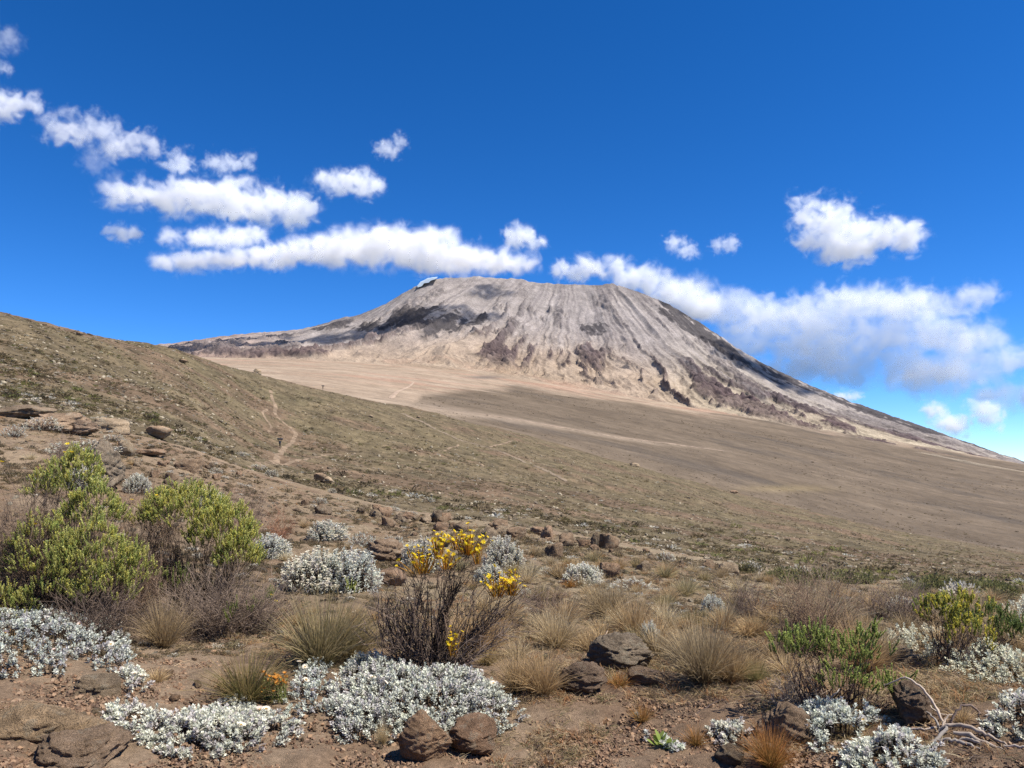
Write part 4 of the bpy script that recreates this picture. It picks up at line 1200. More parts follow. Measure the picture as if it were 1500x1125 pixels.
# dead wood standing and lying between the two
def thicket(px, py, lobes, label, c=C(0.17, 0.135, 0.115), seed=0, r=0.0035, name='dead_bush', side=3, sl=0.25):
    rng = np.random.default_rng(seed)
    x, y, z, d = spot(px, py); s = pxm(d)
    t = Acc()
    for (lx, lb, lt, lw, dd, n) in lobes:
        u = rdirs(rng, n, 1.45)
        P = np.stack([(lx - px) * s + u[:, 0] * lw * s / 2, dd + u[:, 1] * lw * s / 2.4, (py - lb) * s + (lb - lt) * s * u[:, 2]], 1) + rng.normal(size=(n, 3)) * 0.03
        roots = np.stack([(lx - px) * s * 0.7 + rng.normal(size=n) * 0.08, dd + rng.normal(size=n) * 0.06, np.full(n, -0.01)], 1)
        fan_twigs(t, roots, P, rng, r, c, 0.045, 5, side, sl)
    o = obj(name, t.mesh(name, M_wood), loc=(x, y, z)); tag(o, label, 'dead bush', 'dry leafless bushes')
    return o
thicket(195, 905, [(190, 850, 735, 90, 0.1, 90), (215, 880, 810, 80, -0.2, 70)], 'grey leafless bush wedged between the two lime green shrubs', C(0.16, 0.12, 0.092), 111)
thicket(330, 918, [(330, 890, 838, 150, -0.2, 170), (280, 915, 880, 140, -0.35, 120), (390, 900, 850, 90, -0.1, 90)], 'low tangle of grey dead twigs right in front of the dome shaped shrub', C(0.17, 0.13, 0.10), 112)
thicket(20, 900, [(20, 830, 745, 70, 0.1, 110)], 'grey leafless bush at the very left edge behind the shrub', C(0.15, 0.115, 0.09), 113)
thicket(150, 925, [(160, 905, 860, 130, -0.2, 110)], 'dead twigs spilling from under the tall left shrub onto the silver cushion', C(0.12, 0.09, 0.07), 114)
thicket(355, 790, [(360, 770, 712, 80, 0, 90)], 'feathery pale dead bush behind and right of the dome shaped shrub', C(0.24, 0.18, 0.14), 115, r=0.003)
thicket(400, 790, [(410, 775, 740, 50, 0, 45)], 'reddish thin dead bush on the slope left of the loose silver bush', C(0.25, 0.13, 0.08), 116, r=0.003)
thicket(90, 680, [(90, 670, 640, 50, 0, 50)], 'wispy dead bush behind the tall left shrub near the big boulder', C(0.2, 0.16, 0.13), 117, r=0.004)
thicket(1215, 965, [(1215, 900, 842, 120, 0.15, 120), (1180, 930, 870, 70, 0.1, 60)], 'spreading fan of thin brown bare stems behind the black twigged bush', C(0.22, 0.165, 0.12), 118, r=0.003, side=2)
thicket(1345, 910, [(1330, 885, 862, 90, 0, 60), (1290, 890, 866, 60, 0.1, 30)], 'dark brown dead scrub left of the yellow green bush', C(0.14, 0.105, 0.085), 119)
thicket(1100, 905, [(1095, 890, 858, 80, 0, 70)], 'brown wiry bare bush in the grass right of centre', C(0.17, 0.125, 0.10), 120, r=0.003)
thicket(1170, 1040, [(1170, 1030, 985, 70, 0, 60)], 'pale bare twigs trailing left of the black twigged bush', C(0.30, 0.26, 0.22), 121, r=0.0028)
thicket(830, 905, [(800, 890, 862, 90, 0, 60)], 'bare brown bush in the grass right of the yellow flowers', C(0.17, 0.125, 0.10), 122, r=0.003)

DKG = [C(0.20, 0.28, 0.08), C(0.28, 0.36, 0.10), C(0.34, 0.42, 0.13)]
for (px, py, lob, lb, sd) in [
    (300, 905, [(298, 885, 852, 36, 0, 14), (318, 890, 866, 20, 0, 6)], 'small fresh green sprig bush in the dead twigs below the dome shaped shrub', 131),
    (262, 910, [(258, 870, 836, 40, 0, 12)], 'small green sprigs in the dead twigs between the lime green shrubs', 132),
    (345, 940, [(345, 915, 880, 20, 0, 6)], 'lone green shoot right of the small fresh sprig bush', 133),
    (395, 915, [(393, 900, 868, 34, 0, 12)], 'small dark green bush with yellow flowers left of the olive tussock', 134),
    (185, 900, [(180, 870, 850, 30, 0, 6)], 'small green shoots beside the silver cushion, under the tall left shrub', 135),
    (510, 880, [(510, 872, 855, 18, 0, 5)], 'tiny yellow green shoot in front of the big white topped pair', 136)]:
    shrub('heath_sprig', px, py, lob, lb, DKG if sd != 136 else LIME, sd, (0.06, 0.10), twig_n=20, side=1,
          flowers=(ME_daisy, [(402, 872, 1.1), (408, 880, 1.1), (398, 882, 0.9)]) if sd == 134 else None, cat='shrub')
shrub('black_twig_shrub', 1215, 1045, [(1165, 965, 940, 50, 0, 22), (1200, 975, 930, 60, 0.05, 34), (1245, 975, 936, 60, -0.05, 34), (1272, 960, 925, 30, 0, 14), (1285, 1010, 985, 40, -0.1, 16), (1225, 1010, 960, 70, -0.12, 24)],
      'green tipped bush with upright blackish twigs at lower right', [C(0.36, 0.44, 0.12), C(0.44, 0.50, 0.14), C(0.22, 0.27, 0.08)], 141, (0.035, 0.07), woodc=C(0.065, 0.045, 0.042), side=2, leaf=0.009)
YG = [C(0.62, 0.56, 0.09), C(0.48, 0.48, 0.10), C(0.24, 0.30, 0.08)]
shrub('yellow_green_shrub', 1395, 975, [(1378, 920, 885, 60, 0, 45), (1415, 915, 882, 50, 0.05, 34), (1405, 940, 905, 60, -0.1, 30)],
      'yellow green flowering bush on the right above the cream mats', YG, 142, (0.03, 0.06), woodc=C(0.07, 0.05, 0.042), side=2, leaf=0.010)
shrub('dark_green_shrub', 1455, 962, [(1450, 930, 900, 75, 0, 55), (1480, 940, 915, 40, 0, 22)],
      'dark green dense bush right of the yellow green one', [C(0.12, 0.17, 0.06), C(0.16, 0.22, 0.07)], 143, (0.04, 0.07), woodc=C(0.06, 0.045, 0.04), side=2)

# ---- the tall dead bush with yellow flower heads
def flower_cluster(parent, loc, w, h, n, seed, shoots=True):
    rng = np.random.default_rng(seed)
    t = obj('flower_head', None, parent, loc=tuple(loc))
    a = Acc()
    P = rng.normal(size=(n, 3)) * C(w * 0.27, w * 0.22, h * 0.24)
    root = np.stack([P[:, 0] * 0.35, P[:, 1] * 0.35, np.full(n, -h * 0.75)], 1)
    tubes(a, root, P, 0.003, 0.002, C(0.55, 0.30, 0.05) * (0.6 + 0.7 * rng.random((n, 1))), 3)
    m = n * 2
    Q = root[rng.integers(0, n, m)] * rng.uniform(0.3, 1.0, (m, 1))
    leaves(a, Q, rdirs(rng, m, 0.8), 0.026, 0.006, C(0.55, 0.40, 0.06) * (0.6 + 0.8 * rng.random((m, 1))), rng)
    obj('stalks', a.mesh('stalks', M_green), t)
    for p in P:
        o = obj('flower', ME_daisy, t, loc=tuple(p), scale=rng.uniform(0.65, 1.2)); o.rotation_euler = (rng.uniform(-0.4, 1.2), rng.uniform(-0.7, 0.7), rng.uniform(0, 6))
    return t
x, y, z, d = spot(628, 992); s = pxm(d)
yb = obj('yellow_flower_bush', None, loc=(x, y, z))
tag(yb, 'tall bare stemmed bush with bright yellow flower heads in the centre foreground', 'bush')
heads = [(618, 822, 44, 30, 26, 0.0), (640, 800, 30, 34, 20, 0.06), (652, 818, 30, 26, 14, -0.03), (682, 797, 46, 30, 32, 0.05), (665, 800, 24, 20, 9, 0.1), (725, 858, 34, 26, 22, 0.0), (745, 860, 34, 24, 20, 0.04), (663, 935, 20, 26, 14, -0.12), (634, 1040, 10, 12, 3, -0.25), (697, 812, 24, 26, 9, 0.0)]
rng = np.random.default_rng(77)
wood = Acc(); tips = []
for i, (hx, hy, w, h, n, dd) in enumerate(heads):
    p = C((hx - 628) * s, dd, (992 - hy) * s)
    flower_cluster(yb, p, w * s * 1.1, h * s * 1.1, int(n * 1.5), 500 + i)
    k = max(3, n // 3)
    tt = p - C(0, 0, h * s * 0.7) + rng.normal(size=(k, 3)) * C(w * s * 0.25, 0.03, 0.015)
    tips.append(tt)
tips = np.concatenate(tips)
tips = tips[tips[:, 2] > 0.1]
# main limbs fork where several tips share a way
limb = {0: C(-0.06, 0.0, 0.42), 1: C(0.12, 0.02, 0.44), 2: C(0.24, 0.0, 0.22)}
lw = np.array([limb[0] if t[0] < 0.03 else limb[1] if t[0] < 0.33 else limb[2] for t in tips])
lw = lw + rng.normal(size=lw.shape) * 0.03
R0 = np.stack([rng.normal(size=len(tips)) * 0.03, rng.normal(size=len(tips)) * 0.03, np.full(len(tips), 0.0)], 1)
fan_twigs(wood, R0, lw, rng, 0.008, C(0.085, 0.065, 0.052), 0.02, 4, 1, 0.14)
fan_twigs(wood, lw, tips, rng, 0.0055, C(0.10, 0.075, 0.058), 0.03, 4, 2, 0.2)
# bare crooked side limbs
u = []
for px_, py_, dd in [(548, 880, .1), (540, 905, .0), (560, 855, .1), (585, 850, .05), (600, 860, 0), (612, 868, .1), (760, 900, .1), (775, 880, .1), (750, 915, 0), (740, 930, -.1), (570, 900, -.1), (700, 880, .1), (715, 890, 0), (765, 860, .1), (590, 880, -.1), (530, 930, 0), (640, 860, .1), (722, 905, .0), (690, 870, .0), (555, 870, 0), (708, 930, -.2)]:
    for k in range(3): u.append([(px_ - 628 + rng.normal() * 8) * s, dd + rng.normal() * 0.05, (992 - py_ + rng.normal() * 8) * s])
u = np.array(u)
fan_twigs(wood, np.stack([rng.normal(size=len(u)) * 0.05, rng.normal(size=len(u)) * 0.04, np.zeros(len(u))], 1), u, rng, 0.006, C(0.13, 0.105, 0.09), 0.035, 6, 2, 0.2)
# erect dead leafy rods, left of the middle
n = 75
b0 = np.stack([rng.uniform(-0.30, 0.12, n), rng.uniform(-0.12, 0.15, n), rng.uniform(0.1, 0.3, n)], 1)
D = rdirs(rng, n, 0.3); L = rng.uniform(0.14, 0.30, n)
spikes(wood, b0, D, L, rng, [C(0.085, 0.062, 0.058), C(0.13, 0.10, 0.09), C(0.06, 0.045, 0.045)], 20, 0.013, 0.0055, core=C(0.08, 0.06, 0.05))
fan_twigs(wood, np.stack([rng.normal(size=n) * 0.06, rng.normal(size=n) * 0.05, np.zeros(n)], 1), b0, rng, 0.005, C(0.11, 0.085, 0.07), 0.03, 4, 3, 0.25)
obj('branches', wood.mesh('branches', M_wood), yb)
fr = Acc()
P = np.stack([rng.normal(0.03, 0.04, 14), rng.uniform(-0.28, -0.2, 14), rng.uniform(-0.12, 0.0, 14)], 1)
spikes(fr, P, rdirs(rng, 14, 0.4), np.full(14, 0.09), rng)
obj('green_shoots', fr.mesh('green_shoots', M_green), yb)

# ---- orange flowered succulent, broad leaved rosette
x, y, z, d = spot(402, 1032); s = pxm(d)
t = obj('orange_flower_plant', None, loc=(x, y, z)); tag(t, 'pale green upright succulent with orange flower tops among the silver cushions', 'plant')
rng = np.random.default_rng(5); a = Acc(); n = 26
P = np.stack([rng.uniform(-0.05, 0.07, n), rng.uniform(-0.04, 0.04, n), np.full(n, 0.0)], 1); D = rdirs(rng, n, 0.3); L = rng.uniform(0.09, 0.17, n)
spikes(a, P, D, L, rng, [C(0.36, 0.42, 0.17), C(0.30, 0.38, 0.14), C(0.42, 0.44, 0.20)], 20, 0.018, 0.007)
obj('leafy_shoots', a.mesh('leafy_shoots', M_green), t)
ME_or = flower_mesh('orange_flower', r=0.013, petals=9, pc=C(0.62, 0.30, 0.06), cc=C(0.45, 0.18, 0.02), cup=0.9)
for i in range(n):
    for k in range(2):
        q = P[i] + D[i] * (L[i] + 0.004) + rng.normal(size=3) * 0.008
        o = obj('flower', ME_or, t, loc=tuple(q), scale=rng.uniform(0.7, 1.2)); o.rotation_euler = (rng.uniform(-0.2, 1.0), rng.uniform(-0.5, 0.5), rng.uniform(0, 6))
x, y, z, d = spot(972, 1098)
t = obj('leaf_rosette', None, loc=(x, y, z)); tag(t, 'small rosette of broad bright green leaves on the bare soil, bottom right of centre', 'plant')
for i in range(11):
    a = Acc(); an = i * 2.4; til = 0.35 + 0.07 * i
    Dv = C(math.sin(til) * math.cos(an), math.sin(til) * math.sin(an), math.cos(til))[None]
    strips(a, np.zeros((1, 3)) + Dv * 0.01, Dv, 0.09 - 0.003 * i, 0.030, 0.1, C(0.22, 0.30, 0.06), C(0.30, 0.38, 0.10), 5, [0.35, 0.6, 0.9, 1.0, 0.75, 0.15], rng, side=unit(np.cross(Dv, C(0, 0, 1) + 0 * Dv)))
    o = obj('leaf', a.mesh('leaf', M_green), t, loc=((i % 3 - 1) * 0.02, (i % 2) * 0.02, 0.0))

# ---- bleached sticks and driftwood
BL = C(0.44, 0.40, 0.35)
def stick(pts_px, radii, label, c=BL, lift=0.0, lifts=None, name='dry_stick', group=None, k=6, d_off=0.0):
    x0, y0, z0, d0 = spot(*pts_px[-1]); P = []
    dd = d0 + d_off
    for i, (px, py) in enumerate(pts_px):
        if lifts and lifts[i] >= 0:
            gx, gy, gz, gd = spot(px, py + lifts[i])         # the ground below this part of the stick
            p = at_dist(px, py, gd)
        else:
            gx, gy, gz, gd = spot(px, py); p = Vector((gx, gy, gz + lift))
        P.append([p.x, p.y, p.z])
    P = np.array(P); 
    # smooth through the points
    tt = np.linspace(0, len(P) - 1, (len(P) - 1) * 5 + 1)
    Q = np.stack([np.interp(tt, np.arange(len(P)), P[:, k_]) for k_ in range(3)], 1)
    for _ in range(2): Q[1:-1] = (Q[:-2] + 2 * Q[1:-1] + Q[2:]) / 4
    Q = Q + np.random.default_rng(int(pts_px[0][0])).normal(size=Q.shape) * 0.003
    rd = np.interp(tt, np.arange(len(P)), radii)
    cen = Q[len(Q) // 2].copy()
    a = Acc(); polytube(a, Q - cen, rd, c * (0.85 + 0.3 * np.random.default_rng(3).random((len(Q), 1))), k)
    return a, cen
def stick_obj(*args, **kw):
    a, cen = stick(*args, **kw)
    o = obj('dry_stick', a.mesh('dry_stick', M_wood), loc=tuple(cen)); tag(o, args[2], 'stick', 'bleached sticks on the ground'); return o
stick_obj([(1295, 1006), (1328, 990), (1352, 1008), (1370, 1035), (1384, 1062)], [0.003, 0.005, 0.006, 0.007, 0.007], 'long white stick arching over the dark domed stone', lifts=[50, 70, 52, 26, 4])
stick_obj([(1220, 1056), (1205, 1040), (1218, 1020), (1230, 1010)], [0.005, 0.005, 0.005, 0.003], 'curved pale stick in front of the black twigged bush', lifts=[0, 18, 30, 38])
stick_obj([(1354, 1025), (1370, 1042), (1395, 1050)], [0.003, 0.004, 0.004], 'short white twig crossing the arching stick', lifts=[20, 10, 2])
stick_obj([(1392, 1066), (1396, 1048), (1412, 1030), (1432, 1038), (1438, 1056)], [0.006, 0.006, 0.006, 0.005, 0.004], 'dark looped twig framing the yellow straw tuft', C(0.16, 0.13, 0.12), lifts=[2, 18, 34, 24, 8])
stick_obj([(1320, 1070), (1350, 1071), (1372, 1070)], [0.005, 0.006, 0.006], 'straight pale stick lying left of the driftwood', lift=0.01)
stick_obj([(1447, 1052), (1462, 1035), (1478, 1020), (1496, 1010)], [0.003, 0.003, 0.003, 0.002], 'thin straw coloured stalk lying up the slope at the right edge', C(0.34, 0.26, 0.19), lift=0.012)
stick_obj([(1470, 1096), (1500, 1099), (1530, 1104)], [0.006, 0.006, 0.004], 'pale stick at the right edge below the driftwood', lift=0.01)
stick_obj([(1158, 1078), (1168, 1074), (1180, 1082)], [0.006, 0.007, 0.004], 'short white bent stick beside the lower right silver cushion', lift=0.015)
stick_obj([(1020, 1048), (1050, 1030), (1085, 1024), (1130, 1022), (1170, 1030)], [0.003, 0.005, 0.005, 0.004, 0.003], 'thin dark branch lying on bare soil right of centre', C(0.075, 0.055, 0.05), lift=0.012)
stick_obj([(1080, 992), (1105, 1016), (1135, 1028)], [0.002, 0.003, 0.003], 'pale thin stalk lying beside the dark branch', C(0.36, 0.28, 0.22), lift=0.01)
stick_obj([(856, 962), (872, 945), (890, 925)], [0.003, 0.004, 0.004], 'pale straight stalk leaning on the wedge stone', C(0.34, 0.27, 0.21), lifts=[2, 10, 18])
stick_obj([(664, 990), (680, 975), (694, 958)], [0.012, 0.011, 0.008], 'dark broken stick poking out right of the yellow flowered bush', C(0.10, 0.07, 0.06), lifts=[0, 14, 28])
stick_obj([(242, 985), (270, 970), (300, 978)], [0.002, 0.002, 0.002], 'long straw stalk on the soil left of the dark green tipped tussock', C(0.40, 0.31, 0.2), lift=0.01)
# driftwood: a split weathered root, several limbs grown together
parts_ = [([(1372, 1074), (1388, 1062), (1412, 1062), (1440, 1074), (1462, 1084), (1486, 1098)], [0.006, 0.009, 0.010, 0.008, 0.006, 0.002], [2, 14, 16, 12, 6, 0]),
          ([(1366, 1084), (1392, 1084), (1412, 1089), (1438, 1097)], [0.006, 0.010, 0.009, 0.004], [2, 4, 3, 0]),
          ([(1396, 1074), (1420, 1076), (1446, 1090), (1470, 1099)], [0.008, 0.011, 0.009, 0.003], [10, 9, 4, 0]),
          ([(1405, 1082), (1425, 1084), (1442, 1092), (1456, 1092)], [0.006, 0.008, 0.006, 0.003], [5, 5, 2, 2]),
          ([(1376, 1068), (1372, 1056), (1362, 1046), (1350, 1040)], [0.006, 0.005, 0.004, 0.003], [6, 14, 18, 20]),
          ([(1380, 1070), (1384, 1052), (1396, 1046)], [0.006, 0.005, 0.002], [6, 18, 22]),
          ([(1362, 1092), (1376, 1080), (1388, 1066)], [0.006, 0.009, 0.008], [0, 4, 12])]
t = None
for pts_px, rad, lf in parts_:
    a, cen = stick(pts_px, rad, '', C(0.31, 0.275, 0.24), lifts=lf, k=8)
    if t is None:
        t = obj('driftwood', None, loc=tuple(cen)); tag(t, 'split weathered grey white driftwood on the soil at lower right', 'driftwood'); c0_ = cen
    obj('limb', a.mesh('limb', M_wood), t, loc=tuple(cen - c0_))
# ================================================================= the far slope: trail, walkers, heath, stones
def path(px_pts, width, label_name='path', zf=None, d0=25.0, lift=0.03, wcol=None, n_per=10, d1=560, faint=False):
    P = np.array(px_pts, float); t = np.linspace(0, len(P) - 1, (len(P) - 1) * n_per + 1)
    X = np.interp(t, np.arange(len(P)), P[:, 0]); Y = np.interp(t, np.arange(len(P)), P[:, 1])
    for _ in range(3):
        X[1:-1] = (X[:-2] + 2 * X[1:-1] + X[2:]) / 4; Y[1:-1] = (Y[:-2] + 2 * Y[1:-1] + Y[2:]) / 4
    if zf is None:
        x, y, z, d, ok = ray_land_many(X, Y, d0, d1); zf = hill_z; lift = 0.07
    else:
        x, y = [], []
        for a, b in zip(X, Y):
            ux, uy, uz = pix_dir(a, b); h = math.hypot(ux, uy)
            D = np.exp(np.linspace(math.log(480), math.log(6300), 600)); df = EYE + uz / h * D - zf(ux / h * D, uy / h * D)
            k = np.where(df < 0)[0]
            if len(k): x.append(ux / h * D[k[0]]); y.append(uy / h * D[k[0]])
        x = np.array(x); y = np.array(y)
    p = np.stack([x, y], 1); g = np.gradient(p, axis=0); g /= np.maximum(np.linalg.norm(g, axis=1, keepdims=True), 1e-6)
    nrm = np.stack([g[:, 1], -g[:, 0]], 1)
    w = width * (0.75 + 0.5 * vnoise(np.arange(len(p)) * 0.6, np.zeros(len(p)), 5)); w[0] *= 0.3; w[-1] *= 0.3
    rows = []
    for k in (-0.5, -0.17, 0.17, 0.5):
        q = p + nrm * (w * k)[:, None]
        rows.append(np.stack([q[:, 0], q[:, 1], zf(q[:, 0], q[:, 1]) + (lift if abs(k) < 0.4 else lift * 0.3)], 1))
    V = np.stack(rows, 1).reshape(-1, 3)
    c = np.broadcast_to(wcol if wcol is not None else C(0.21, 0.152, 0.10), V.shape) * (0.85 + 0.3 * vnoise(V[:, 0] / 2, V[:, 1] / 2, 9))[:, None]
    o = obj(label_name, mesh_np(label_name, V, grid_faces(len(p), 4), M_hill if zf is hill_z else M_plain, c)); tag(o, kind='structure')
    return p
trails = []
trails.append(path([(396, 570), (399, 584), (404, 596), (402, 606), (410, 618), (424, 626), (434, 636), (428, 648), (417, 658), (409, 668), (404, 676), (385, 681), (362, 684)], 1.05))
trails.append(path([(404, 678), (425, 680), (455, 674), (480, 668), (505, 664)], 0.8))
trails.append(path([(392, 600), (384, 606), (390, 616), (398, 626), (392, 634)], 0.7))
trails.append(path([(585, 604), (625, 622), (665, 640), (700, 652), (735, 664), (780, 684), (830, 704)], 2.6, wcol=C(0.19, 0.145, 0.10)))
trails.append(path([(716, 655), (735, 650), (752, 646)], 1.0)); trails.append(path([(650, 662), (664, 657), (672, 652)], 0.8))
pz = lambda a, b: plain_z(np.asarray(a, float), np.asarray(b, float))
path([(572, 584), (582, 574), (600, 566), (606, 560)], 9, 'track', pz, lift=1.0, wcol=C(0.33, 0.245, 0.178), n_per=14)
path([(700, 606), (760, 616), (830, 628), (900, 640), (980, 650), (1060, 661)], 9, 'track', pz, lift=0.8, wcol=C(0.26, 0.195, 0.14), n_per=16)
path([(1180, 690), (1280, 704), (1380, 722), (1500, 742)], 7, 'track', pz, lift=0.6, wcol=C(0.195, 0.148, 0.105), n_per=16)
path([(1100, 640), (1200, 662), (1300, 676), (1400, 694)], 9, 'track', pz, lift=0.6, wcol=C(0.185, 0.14, 0.10), n_per=16)

TR = np.concatenate(trails)
def off_trail(x, y, r=2.0):
    dmin = np.full(len(x), 1e9)
    for p in TR: dmin = np.minimum(dmin, (x - p[0]) ** 2 + (y - p[1]) ** 2)
    return dmin > r * r

def low_shrub_mesh(seed, n, pal, wood=True, h=0.55, leaf=0.22, up=0.4):
    """a low wind pressed shrub one unit wide"""
    rng = np.random.default_rng(seed); a = Acc()
    u = rdirs(rng, n, 1.5); lump = 1 + 0.3 * fbm(u[:, 0] * 2 + seed, u[:, 1] * 2, seed, 3)
    P = u * C(0.42, 0.42, h * 0.8) * (lump * rng.uniform(0.45, 1, n))[:, None]
    D = unit(u * 0.7 + C(0, 0, up) + rng.normal(size=(n, 3)) * 0.35)
    c = np.array(pal)[rng.integers(0, len(pal), n)] * rng.uniform(0.75, 1.25, (n, 1))
    leaves(a, P, D, leaf * rng.uniform(0.6, 1.3, n), leaf * 0.45, c, rng)
    if wood:
        m = n // 4
        tubes(a, np.zeros((m, 3)), P[:m], 0.012, 0.006, C(0.11, 0.085, 0.065), 3)
    return a.mesh('low_shrub', M_green)
OLV = [C(0.14, 0.115, 0.06), C(0.22, 0.175, 0.10), C(0.10, 0.083, 0.046)]
GRN = [C(0.15, 0.155, 0.055), C(0.20, 0.20, 0.075)]
BRW = [C(0.20, 0.155, 0.095), C(0.27, 0.215, 0.135), C(0.15, 0.115, 0.075)]
PAL = [C(0.55, 0.53, 0.44), C(0.44, 0.42, 0.34), C(0.64, 0.62, 0.54)]
DRK = [C(0.06, 0.05, 0.03), C(0.085, 0.07, 0.045)]
KINDS = {'olive': [low_shrub_mesh(s, 46, OLV) for s in (1, 2, 3)], 'green': [low_shrub_mesh(s, 46, GRN) for s in (4, 5)],
         'brown': [low_shrub_mesh(s, 46, BRW) for s in (6, 7)], 'pale': [low_shrub_mesh(s, 46, PAL, h=0.35) for s in (8, 9)], 'dark': [low_shrub_mesh(s, 46, DRK) for s in (10, 11)]}
NAMES = {'olive': 'low olive heath shrub', 'green': 'low green heath shrub', 'brown': 'low brown dry shrub', 'pale': 'low whitish cushion plant', 'dark': 'low dark green shrub'}

hr = np.random.default_rng(21)
def hill_points(n, near=False):
    px = hr.uniform(-40, 1540, n)
    top = np.interp(px, [0, 250, 400, 600, 750, 900, 1100, 1300, 1500], [453, 503, 548, 590, 629, 671, 728, 777, 811])
    bot = np.interp(px, [0, 250, 400, 600, 750, 900, 1100, 1300, 1500], [612, 655, 702, 752, 772, 798, 836, 850, 862])
    py = top + (bot - top) * hr.random(n)
    x, y, z, d, ok = ray_land_many(px, py, 29.0)
    return px[ok], py[ok], x, y, z, d
# the shrubs that show largest, one by one
px, py, x, y, z, d = hill_points(5200)
cl = fbm(x / 9, y / 9, 301, 3)
size = hr.gamma(3.0, 0.17, len(px)) + 0.25 + 0.5 * smooth(0.1, 0.5, cl)
show = size / d
keep = (d > 30) & off_trail(x, y, 1.8) & (cl > -0.15) & (show * F_PX < 26)
idx = np.where(keep)[0]; idx = idx[np.argsort(-show[idx])][:290]
for i in idx:
    k = hr.choice(['olive', 'green', 'brown', 'pale', 'dark'], p=[0.40, 0.20, 0.14, 0.10, 0.16])
    ms = KINDS[k]; o = obj('low_shrub', ms[int(hr.integers(len(ms)))], loc=(x[i], y[i], z[i] - 0.03), rot=(0, 0, hr.uniform(0, 6.28)), scale=(size[i] * 1.35, size[i] * 1.35, size[i] * hr.uniform(0.6, 0.95)))
    tag(o, None, 'shrub', 'low heath shrubs on the far slope')
    LBL.append((o, 'shrub', NAMES[k] if show[i] > np.median(show[idx]) else 'small ' + NAMES[k], px[i], py[i]))
BELT = {'green': low_shrub_mesh(50, 420, [C(0.13, 0.14, 0.055), C(0.20, 0.195, 0.08)], leaf=0.085, up=0.8), 'olive': low_shrub_mesh(51, 420, [C(0.17, 0.155, 0.07), C(0.24, 0.205, 0.11)], leaf=0.085, up=0.8),
        'dark': low_shrub_mesh(52, 420, [C(0.10, 0.10, 0.05), C(0.15, 0.135, 0.07)], leaf=0.085, up=0.8), 'pale': low_shrub_mesh(53, 420, PAL, leaf=0.085, up=0.8)}
# taller green shrubs in a belt where the grass meets the far slope, lower right
for i in range(46):
    a = hr.uniform(1090, 1530); b = np.interp(a, [1100, 1300, 1500], [842, 860, 872]) + hr.normal() * 5 - 2
    sx, sy, sz, sd = spot(a, b); k = hr.choice(['green', 'olive', 'dark', 'pale'], p=[0.5, 0.3, 0.15, 0.05]); s = hr.uniform(0.35, 0.8)
    o = obj('heath_shrub', BELT[k], loc=(sx, sy, sz - 0.02), rot=(0, 0, hr.uniform(0, 6)), scale=(s, s, s * 0.8))
    tag(o, None, 'shrub', 'green shrubs in the belt beyond the grass'); LBL.append((o, 'shrub', 'belt ' + NAMES[k].replace('low ', ''), a, b))

def scatter_stuff(name, x, y, z, sc, idx, meshes, sq=0.7, tilt=0.0, seed=0):
    """one object whose many small pieces stand where the points are"""
    rng = np.random.default_rng(seed); n = len(x)
    pm = bpy.data.meshes.new(name); pm.vertices.add(n); pm.vertices.foreach_set('co', np.stack([x, y, z], 1).astype(np.float32).ravel())
    a = pm.attributes.new('piece_scale', 'FLOAT_VECTOR', 'POINT'); s3 = np.stack([sc, sc, sc * sq * rng.uniform(0.7, 1.3, n)], 1).astype(np.float32); a.data.foreach_set('vector', s3.ravel())
    a = pm.attributes.new('piece_turn', 'FLOAT_VECTOR', 'POINT'); r3 = np.stack([rng.normal(size=n) * tilt, rng.normal(size=n) * tilt, rng.uniform(0, 6.28, n)], 1).astype(np.float32); a.data.foreach_set('vector', r3.ravel())
    a = pm.attributes.new('piece_kind', 'INT', 'POINT'); a.data.foreach_set('value', np.asarray(idx, np.int32))
    col = bpy.data.collections.new(name + '_pieces')
    for k, me in enumerate(meshes):
        col.objects.link(bpy.data.objects.new('%s_piece_%02d' % (name, k), me))
    g = bpy.data.node_groups.new(name, 'GeometryNodeTree')
    g.interface.new_socket('Geometry', in_out='INPUT', socket_type='NodeSocketGeometry'); g.interface.new_socket('Geometry', in_out='OUTPUT', socket_type='NodeSocketGeometry')
    gi = g.nodes.new('NodeGroupInput'); go = g.nodes.new('NodeGroupOutput'); L = g.links.new
    ci = g.nodes.new('GeometryNodeCollectionInfo'); ci.inputs[0].default_value = col; ci.inputs['Separate Children'].default_value = True; ci.inputs['Reset Children'].default_value = True
    ip = g.nodes.new('GeometryNodeInstanceOnPoints'); ip.inputs['Pick Instance'].default_value = True
    def NA(nm, ty):
        q = g.nodes.new('GeometryNodeInputNamedAttribute'); q.data_type = ty; q.inputs[0].default_value = nm; return q.outputs[0]
    er = g.nodes.new('FunctionNodeEulerToRotation'); L(NA('piece_turn', 'FLOAT_VECTOR'), er.inputs[0])
    L(gi.outputs[0], ip.inputs['Points']); L(ci.outputs[0], ip.inputs['Instance']); L(NA('piece_kind', 'INT'), ip.inputs['Instance Index'])
    L(er.outputs[0], ip.inputs['Rotation']); L(NA('piece_scale', 'FLOAT_VECTOR'), ip.inputs['Scale']); L(ip.outputs[0], go.inputs[0])
    o = obj(name, pm); o.modifiers.new('pieces', 'NODES').node_group = g
    tag(o, kind='stuff'); return o
